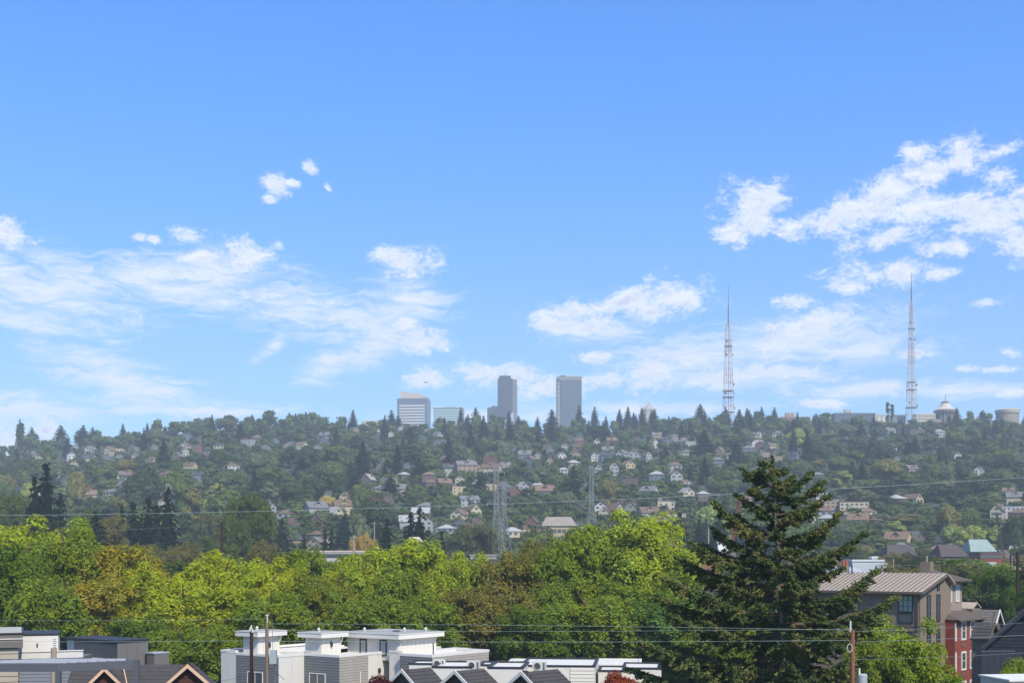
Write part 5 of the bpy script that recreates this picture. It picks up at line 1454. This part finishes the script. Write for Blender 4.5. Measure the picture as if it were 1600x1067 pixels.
# ------------------------------------------------------------------ lattice masts and pylons
def bandmat(name, c1, c2, n, H, keep=0):
    m = bpy.data.materials.new(name); m.use_nodes = True; m.node_tree.nodes.clear(); q = NT(m.node_tree)
    sp = q.n('ShaderNodeSeparateXYZ'); q.L.new(q.n('ShaderNodeTexCoord').outputs['Object'], sp.inputs[0])
    f = q.m('FRACT', q.m('MULTIPLY', sp.outputs[2], n / H / 2)); k = q.m('GREATER_THAN', f, .5)
    b = q.n('ShaderNodeBsdfPrincipled'); q.L.new(q.mix(k, c1, c2), b.inputs['Base Color']); b.inputs['Roughness'].default_value = .6
    oo = q.n('ShaderNodeOutputMaterial'); q.L.new(b.outputs[0], oo.inputs['Surface']); return m
def mast(px, base_row, row_lat, row_top, d, w0, w1, label, m1, seed):
    x = Xat(px, d); zg = gz(x, d); o = thing('broadcasting_mast', label, 'mast', (x, d, zg), R(12), 'broadcasting masts on the ridge')
    H1 = Zr(row_lat, d) - zg; H2 = Zr(row_top, d) - zg
    def hw(z):
        t = min(1, z / H1); return (w0 * (1 - t) + w1) / 2
    for sx, sy in ((1, 1), (1, -1), (-1, 1), (-1, -1)):
        b = MB(); n = 12
        for i in range(n):
            za, zb = H1 * i / n, H1 * (i + 1) / n
            b.tube((sx * hw(za), sy * hw(za), za), (sx * hw(zb), sy * hw(zb), zb), .26, n=4, caps=False)
        b.build('leg', m1, o)
    b = MB(); z = 6.0
    while z < H1 - 2:
        a = hw(z); z2 = min(H1, z + max(4.5, 2.0 * a)); c = hw(z2)
        for (p, q_) in (((-1, -1), (1, -1)), ((1, -1), (1, 1)), ((1, 1), (-1, 1)), ((-1, 1), (-1, -1))):
            b.tube((p[0] * a, p[1] * a, z), (q_[0] * a, q_[1] * a, z), .17, n=3, caps=False)
            b.tube((p[0] * a, p[1] * a, z), (q_[0] * c, q_[1] * c, z2), .14, n=3, caps=False)
            b.tube((q_[0] * a, q_[1] * a, z), (p[0] * c, p[1] * c, z2), .14, n=3, caps=False)
        z = z2
    b.build('bracing', m1, o)['kind'] = 'stuff'
    MB().tube((0, 0, H1 - 4), (0, 0, H1 + (H2 - H1) * .45), .8, .62, 8).tube((0, 0, H1 + (H2 - H1) * .45), (0, 0, H2), .45, .18, 8).build('antenna', mat('antenna_dark', rgb('6b5650'), .6, .1, .1), o)
    rr = random.Random(seed)
    dk = mat('dish_grey', rgb('8d8b86'), .6, .05, 1)
    for i in range(9):
        z = H1 * rr.choice([.18, .2, .3, .34, .42, .55, .7, .78, .83]); a = rr.choice([-1, 1]); r_ = rr.uniform(.9, 1.7)
        MB().tube((a * (hw(z) + .2), -hw(z), z), (a * (hw(z) + r_ * .9), -hw(z) - .7, z), r_, r_ * .9, 10).build('dish', dk, o)
    for zf in (.16, .3, .36, .78):
        z = H1 * zf; a = hw(z) + .9
        MB().box(-a, a, -a, a, z, z + .5).build('platform', mat('mast_platform', rgb('6f615a'), .7, .1, .1), o)
    MB().tube((.3, -.3, 5), (.3, -.3, H1), .3, n=5).build('cable_run', mat('mast_cable', rgb('8f6a5c'), .7, .1, .1), o)
    MB().box(-hw(0) - 1, hw(0) + 1, -hw(0) - 1, hw(0) + 1, -2, .8).build('base', mat('concrete', rgb('9a968e'), .9, .1, .5), o)
M_RW = bandmat('mast_paint', rgb('cdc9c2'), rgb('b5978b'), 9, 150)
M_WW = bandmat('mast_paint_pale', rgb('cdc9c2'), rgb('b8a69c'), 7, 160)
mast(1138, 648, 505, 443, 1420, 6.5, 4.2, 'left broadcasting mast, reddish and white lattice between ridge firs', M_RW, 5)
mast(1424, 656, 470, 425, 1400, 7.5, 1.9, 'right broadcasting mast, paler lattice rising from the grey office block', M_WW, 8)

M_PY = mat('pylon_steel', rgb('8d8c86'), .6, .1, .3)
def pylon(px, top, d, w0, label, arms=3, rz=25, aw=5.0):
    rs_ = .72
    x = Xat(px, d); zg = gz(x, d); H = Zr(top, d) - zg; o = thing('transmission_pylon', label, 'pylon', (x, d, zg), R(rz), 'steel lattice pylons on the lower hill')
    w1 = 1.5
    def hw(z): t = z / H; return (w0 * max(0, 1 - t / .62) + w1) / 2 if t < .62 else w1 / 2
    for sx, sy in ((1, 1), (1, -1), (-1, 1), (-1, -1)):
        b = MB(); b.tube((sx * hw(0), sy * hw(0), -1), (sx * hw(.62 * H), sy * hw(.62 * H), .62 * H), .11, n=4, caps=False).tube((sx * w1 / 2, sy * w1 / 2, .62 * H), (sx * w1 / 2, sy * w1 / 2, H), .12, n=4, caps=False); b.build('leg', M_PY, o)
    b = MB(); z = 0
    while z < H - 1:
        a = hw(z); z2 = min(H, z + max(2.2, 1.5 * a)); c = hw(z2)
        for (p, q_) in (((-1, -1), (1, -1)), ((1, -1), (1, 1)), ((1, 1), (-1, 1)), ((-1, 1), (-1, -1))):
            b.tube((p[0] * a, p[1] * a, z), (q_[0] * c, q_[1] * c, z2), .055, n=3, caps=False).tube((q_[0] * a, q_[1] * a, z), (p[0] * c, p[1] * c, z2), .055, n=3, caps=False).tube((p[0] * a, p[1] * a, z), (q_[0] * a, q_[1] * a, z), .05, n=3, caps=False)
        z = z2
    b.build('bracing', M_PY, o)['kind'] = 'stuff'
    for i in range(arms):
        z = H * (.66 + .14 * i); b = MB()
        for s in (-1, 1):
            b.tube((s * w1 / 2, 0, z), (s * aw, 0, z + .3), .09, n=4).tube((s * w1 / 2, 0, z + 1.6), (s * aw, 0, z + .3), .08, n=4).tube((s * aw, 0, z + .3), (s * aw, 0, z - 1.0), .12, n=5)
        b.build('crossarm', M_PY, o)
    return o
pylon(775, 728, 500, 6.5, 'tallest lattice pylon standing over the grey rooftops left of centre', 3, 20, 3.6)
pylon(787, 752, 540, 5, 'shorter lattice pylon just behind the tallest one', 3, 30, 3.2)
pylon(924, 727, 560, 6.0, 'slim lattice pylon above the pale yellow hall', 2, 15, 2.6)
pylon(262, 754, 620, 4, 'small lattice pylon behind the dark conifers at the left', 2, 20, 3.2)
def crane(px, top, d, c, label, rz):
    x = Xat(px, d); zg = gz(x, d); H = Zr(top, d) - zg; o = thing('crane', label, 'crane', (x, d, zg), R(rz))
    m = mat('crane_' + c, rgb(c), .6, .08, .4)
    b = MB(); n = int(H / 1.6)
    lean = Vector((H * .16, 0, H)); s = .5
    for sx, sy in ((1, 1), (1, -1), (-1, 1), (-1, -1)): b.tube((sx * s, sy * s, 0), lean + Vector((sx * .25, sy * .25, 0)), .1, n=4)
    for i in range(n):
        p, q_ = lean * (i / n), lean * ((i + 1) / n); k = s * (1 - i / n * .5)
        b.tube(p + Vector((-k, -k, 0)), q_ + Vector((k, -k, 0)), .06, n=3).tube(p + Vector((k, k, 0)), q_ + Vector((-k, k, 0)), .06, n=3).tube(p + Vector((-k, k, 0)), q_ + Vector((-k, -k, 0)), .06, n=3)
    b.build('boom', m, o); MB().box(-2, 2, -1.5, 1.5, 0, 2.4).build('cab', m, o); MB().tube(lean, (lean.x + .6, 0, H * .45), .05, n=3).build('cable', M_FR, o)
crane(1124, 778, 330, '8a3f38', 'red crane boom seen left of the fir top', 0)
crane(1578, 800, 420, '4f4a45', 'dark lattice crane at the foot of the hill on the right', 180)

# ------------------------------------------------------------------ utility poles and wires
def pole(px, top, d, r, m, label, zr=None, arms=(), extras=None, grp=None):
    x = Xat(px, d); zg = gz(x, d) if zr is None else zr; z = Zr(top, d) - zg
    o = thing('utility_pole', label, 'utility pole', (x, d, zg), 0, grp)
    MB().tube((0, 0, -.5), (0, 0, z), r * 1.15, r, 10).build('pole', m, o)
    for (row, w) in arms:
        za = Zr(row, d) - zg; MB().box(-w / 2, w / 2, -r - .12, -r, za - .06, za + .06).build('crossarm', m, o)
        for s in (-1, -.5, .5, 1): MB().tube((s * w * .46, -r - .06, za + .06), (s * w * .46, -r - .06, za + .26), .05, .03, 6).build('insulator', M_AC, o)
    return o, z
o, z = pole(393, 984, 66, .09, M_WOODD, 'thick dark pole with white insulators before the left white townhouse', 0)
for i, (dx, dz) in enumerate(((-.06, .05), (.06, -.02), (0, .16))): MB().tube((dx, -.08, z + dz - .1), (dx, -.08, z + dz + .1), .05, .035, 8).build('insulator', M_AC, o)
o, z = pole(417, 972, 64, .085, M_WOODP, 'lighter wooden pole with a grey meter box before the left white townhouse', 0, arms=())
MB().tube((0.02, 0, z), (.02, 0, z + .42), .03).tube((-.08, 0, z + .35), (.12, 0, z + .35), .02).build('pole_top', M_AC, o)
MB().box(.16, .5, -.2, .1, Zr(1036, 64), Zr(1015, 64)).build('meter_box', mat('grey_box', rgb('9aa09e'), .6, .05, 1), o)
MB().tube((.42, -.05, 0), (.42, -.05, Zr(1036, 64)), .03).tube((.3, -.05, Zr(1015, 64)), (.3, -.05, Zr(968, 64)), .012).build('conduit', M_STEEL, o)
MB().path([(.1, -.1, Zr(1042, 64)), (.5, -.15, Zr(1050, 64)), (.9, -.1, Zr(1061, 64))], .012, 4).build('cable_loop', M_CAP, o)
o, z = pole(1332, 984, 62, .11, M_WOODR, 'reddish wooden pole with a cable loop and grey transformer at the lower right', 0)
MB().tube((-.1, 0, z - .1), (-.1, 0, z + .45), .05, .04, 8).build('pole_top', M_AC, o)
b = MB(); pts = [(-.17 + .12 * math.cos(a), -.14, z - .85 + .2 * math.sin(a)) for a in [6.283 * i / 14 for i in range(15)]]; b.path(pts, .018, 5).build('cable_coil', M_AC, o)
MB().lathe([(.22, Zr(1075, 62)), (.24, Zr(1072, 62)), (.24, Zr(1054, 62)), (.2, Zr(1052, 62))], 16, .46, -.05).build('transformer', mat('grey_box', rgb('9aa09e')), o)
MB().tube((.32, -.05, Zr(1052, 62)), (.32, -.05, Zr(1043, 62)), .06, .04, 8).build('bushing', M_AC, o)
o, z = pole(84, 1012, 60, .13, M_WOODB, 'beige square pole with a stacked insulator behind the pergola', 0)
for i in range(5): MB().tube((.04, 0, z + .02 + i * .09), (.04, 0, z + .07 + i * .09), .07, .05, 8).build('insulator', M_STEEL, o)
for (px, top, d, r_, lab, ar) in [(347, 815, 240, .22, 'dark wooden pole rising between tree tops at the left', ()), (440, 818, 330, .2, 'thin pole right of the dark conifers', ()), (553, 836, 290, .24, 'pole in front of the golden yellow tree', ((840, 1.6),)),
                              (585, 815, 480, .2, 'far pole right of the golden tree', ((818, 2.4),)), (767, 828, 330, .24, 'dark pole beside the foot of the tallest pylon', ()), (1021, 833, 380, .2, 'dark pole before the grey row of houses', ()),
                              (1107, 822, 350, .2, 'pole left of the fir near the red crane', ()), (1448, 868, 300, .2, 'pale pole among the trees above the apartment roof', ()), (1590, 862, 200, .2, 'dark wooden pole with a crossarm near the right frame edge', ((876, 2.2),)),
                              (1396, 872, 280, .14, 'thin pale pole beyond the ridge of the metal roof', ()), (1579, 866, 230, .15, 'thin grey pole beside the dark crossarm pole', ())]:
    pole(px, top, d, r_, M_WOODD if 'dark' in lab else M_WOODB, lab, None, ar)
M_WIRE = mat('wire_pale', rgb('8fa096'), .5, .05, 1); M_WIRED = mat('wire_dark', rgb('3b3b3a'), .6, .05, 1)
def wire(pts, r, label, m=None, name='power_line', sag=0.0):
    """pts = (px, row, depth) supports; the wire hangs between them"""
    out = []
    for (a, b_) in zip(pts[:-1], pts[1:]):
        A, B = P(*a), P(*b_)
        for i in range(21):
            t = i / 20
            if i == 0 and out: continue
            p = A.lerp(B, t); p.z -= sag * (B - A).length * 4 * t * (1 - t); out.append(p)
    o = MB().path(out, r * .42, 5).build(name, m or M_WIRE); tag(o, label, 'power line', 'wires across the view'); return o
wire([(-120, 806, 120), (1720, 738, 120)], .045, 'long pale wire crossing the whole hillside', sag=.008)
wire([(-120, 966, 66), (417, 966, 64)], .014, 'thin wire running left from the lighter wooden pole', sag=.006)
wire([(417, 974, 64), (1332, 984, 62)], .016, 'upper wire between the lower left and lower right poles', sag=-.002)
wire([(393, 984, 66), (1333, 982, 61.5)], .014, 'middle wire between the lower left and lower right poles', sag=.003)
wire([(-120, 1000, 66), (393, 1000, 66)], .018, 'pale wire passing above the left rooftops', sag=.004)
wire([(393, 1001, 66), (1332, 1000, 62)], .02, 'lowest pale wire crossing the fir and the street trees', sag=.002)
wire([(1332, 986, 62), (1720, 962, 58)], .014, 'wire leaving the reddish pole upward to the right', sag=.01)
wire([(1332, 1003, 62), (1720, 985, 58)], .02, 'pale wire crossing the apartment building to the right', sag=.004)
wire([(1332, 1030, 62), (1720, 1010, 58)], .014, 'lower thin wire crossing the red brick wall', sag=.01)
wire([(-60, 830, 230), (347, 818, 240)], .03, 'upper wire joined to the dark pole on the left', sag=.014)
wire([(140, 860, 260), (347, 832, 240)], .03, 'middle wire joined to the dark pole on the left', sag=.012)
wire([(200, 880, 260), (347, 850, 240)], .03, 'lowest wire joined to the dark pole on the left', sag=.012)
wire([(347, 820, 240), (440, 828, 330), (553, 842, 290)], .03, 'wire from the dark left pole toward the golden tree', sag=.02)
wire([(90, 768, 560), (262, 757, 620)], .06, 'upper pale wire into the small pylon at the left', sag=.012)
wire([(90, 778, 560), (262, 765, 620)], .06, 'lower pale wire into the small pylon at the left', sag=.012)
wire([(262, 757, 620), (430, 830, 480)], .05, 'wire from the small pylon down to the right', sag=.02)
for i, (r0, r1) in enumerate(((738, 846), (744, 852), (751, 858))):
    wire([(773, r0, 500), (640, r1, 420)], .05, ('highest', 'middle', 'lowest')[i] + ' of three wires falling left from the tallest pylon', sag=.02)
for i, (r0, r1) in enumerate(((733, 740), (742, 752))):
    wire([(924, r0, 560), (787, r1 + 8, 540)], .05, ('upper', 'lower')[i] + ' wire strung between the slim pylon and the shorter one', sag=.035)
wire([(430, 862, 300), (1640, 868, 300)], .025, 'thin wire low over the tree tops toward the right edge', M_WIRE, sag=.002)
wire([(1240, 886, 200), (1700, 876, 200)], .03, 'thin pale wire above the apartment roof', M_WIRE, sag=.002)
wire([(1380, 800, 520), (1640, 752, 600)], .05, 'thin wire climbing the right hillside', M_WIRE, sag=.012)
wire([(310, 1068, 66), (393, 1053, 66)], .016, 'dark service wire drooping to the thick dark pole', M_WIRED, sag=.02)
# a bird
bd = thing('bird', 'small dark bird flying left of the dark skyscraper', 'bird', P(666, 598, 600), R(30))
MB().tube((0, -.5, 0), (0, .0, .05), .05, .16, 8).tube((0, 0, .05), (0, .5, 0), .16, .03, 8).build('body', M_CAP, bd)
for s in (-1, 1): MB().add([(s * .08, .2, .08), (s * .08, -.2, .08), (s * .75, -.05, .45), (s * 1.3, .25, .25), (s * .08, .2, .04), (s * .08, -.2, .04), (s * .75, -.05, .41), (s * 1.3, .25, .21)], [(0, 1, 2, 3), (7, 6, 5, 4), (0, 4, 5, 1), (1, 5, 6, 2), (2, 6, 7, 3), (3, 7, 4, 0)]).build('wing', M_CAP, bd)

# ------------------------------------------------------------------ labels of the hillside things
MARKS = [(0, 55, 'below left poplars'), (55, 170, 'left of lone ridge fir'), (170, 290, 'around small left pylon'), (290, 400, 'by green hump'), (400, 500, 'over low dark firs'), (500, 600, 'by golden trees'),
         (600, 675, 'below banded office tower'), (675, 745, 'below green glass block'), (745, 830, 'below dark skyscraper'), (830, 920, 'below gridded skyscraper'), (920, 985, 'beside slim pylon'), (985, 1060, 'below pyramid roof'),
         (1060, 1160, 'below left mast'), (1160, 1290, 'behind fir top'), (1290, 1400, 'below long ridge building'), (1400, 1490, 'below right mast'), (1490, 1700, 'below round tank')]
BANDS = [(0, 520, 'hill foot'), (520, 680, 'low slope'), (680, 900, 'mid slope'), (900, 1150, 'upper slope'), (1150, 1330, 'near ridge'), (1330, 1500, 'on ridge')]
ORD = ['first', 'second', 'third', 'fourth', 'fifth', 'sixth', 'seventh', 'eighth', 'ninth', 'tenth', 'eleventh', 'twelfth', 'thirteenth', 'fourteenth', 'fifteenth', 'sixteenth', 'seventeenth', 'eighteenth', 'nineteenth', 'twentieth']
cells = {}
for (o, kind, px, d) in NAMED:
    mk = next((m[2] for m in MARKS if m[0] <= px < m[1]), 'at the left end' if px < 0 else 'at the right end')
    bd_ = next(b_[2] for b_ in BANDS if b_[0] <= d < b_[1])
    cells.setdefault((kind, bd_, mk), []).append((px, o))
for (kind, bd_, mk), lst in cells.items():
    lst.sort(key=lambda t_: t_[0])
    for i, (px, o) in enumerate(lst):
        lab = f'{kind}, {bd_} {mk}'
        if len(lst) > 1: lab += f', {ORD[min(i, 19)]} from left'
        nm = o.name.split('.')[0]
        tag(o, lab, 'house' if nm == 'house' else 'tree', {'house': 'houses on the hillside', 'conifer_tree': 'conifers on the hillside', 'poplar_tree': 'poplars on the ridge'}.get(nm, 'broadleaf trees on the hillside'))
# ------------------------------------------------------------------ air
hz = MB().box(-2450, 2450, -350, 2900, -6, 465)
HAZE = bpy.data.materials.new('haze_air'); HAZE.use_nodes = True; HAZE.node_tree.nodes.clear()
q = NT(HAZE.node_tree)
pv = q.n('ShaderNodeVolumePrincipled')
pv.inputs['Color'].default_value = (0.84, 0.93, 1.0, 1)
pv.inputs['Density'].default_value = 0.0002
pv.inputs['Anisotropy'].default_value = 0.0
oo = q.n('ShaderNodeOutputMaterial'); q.L.new(pv.outputs[0], oo.inputs['Volume'])
h_ = hz.build('haze', HAZE); tag(h_, 'thin bluish haze', kind='stuff')
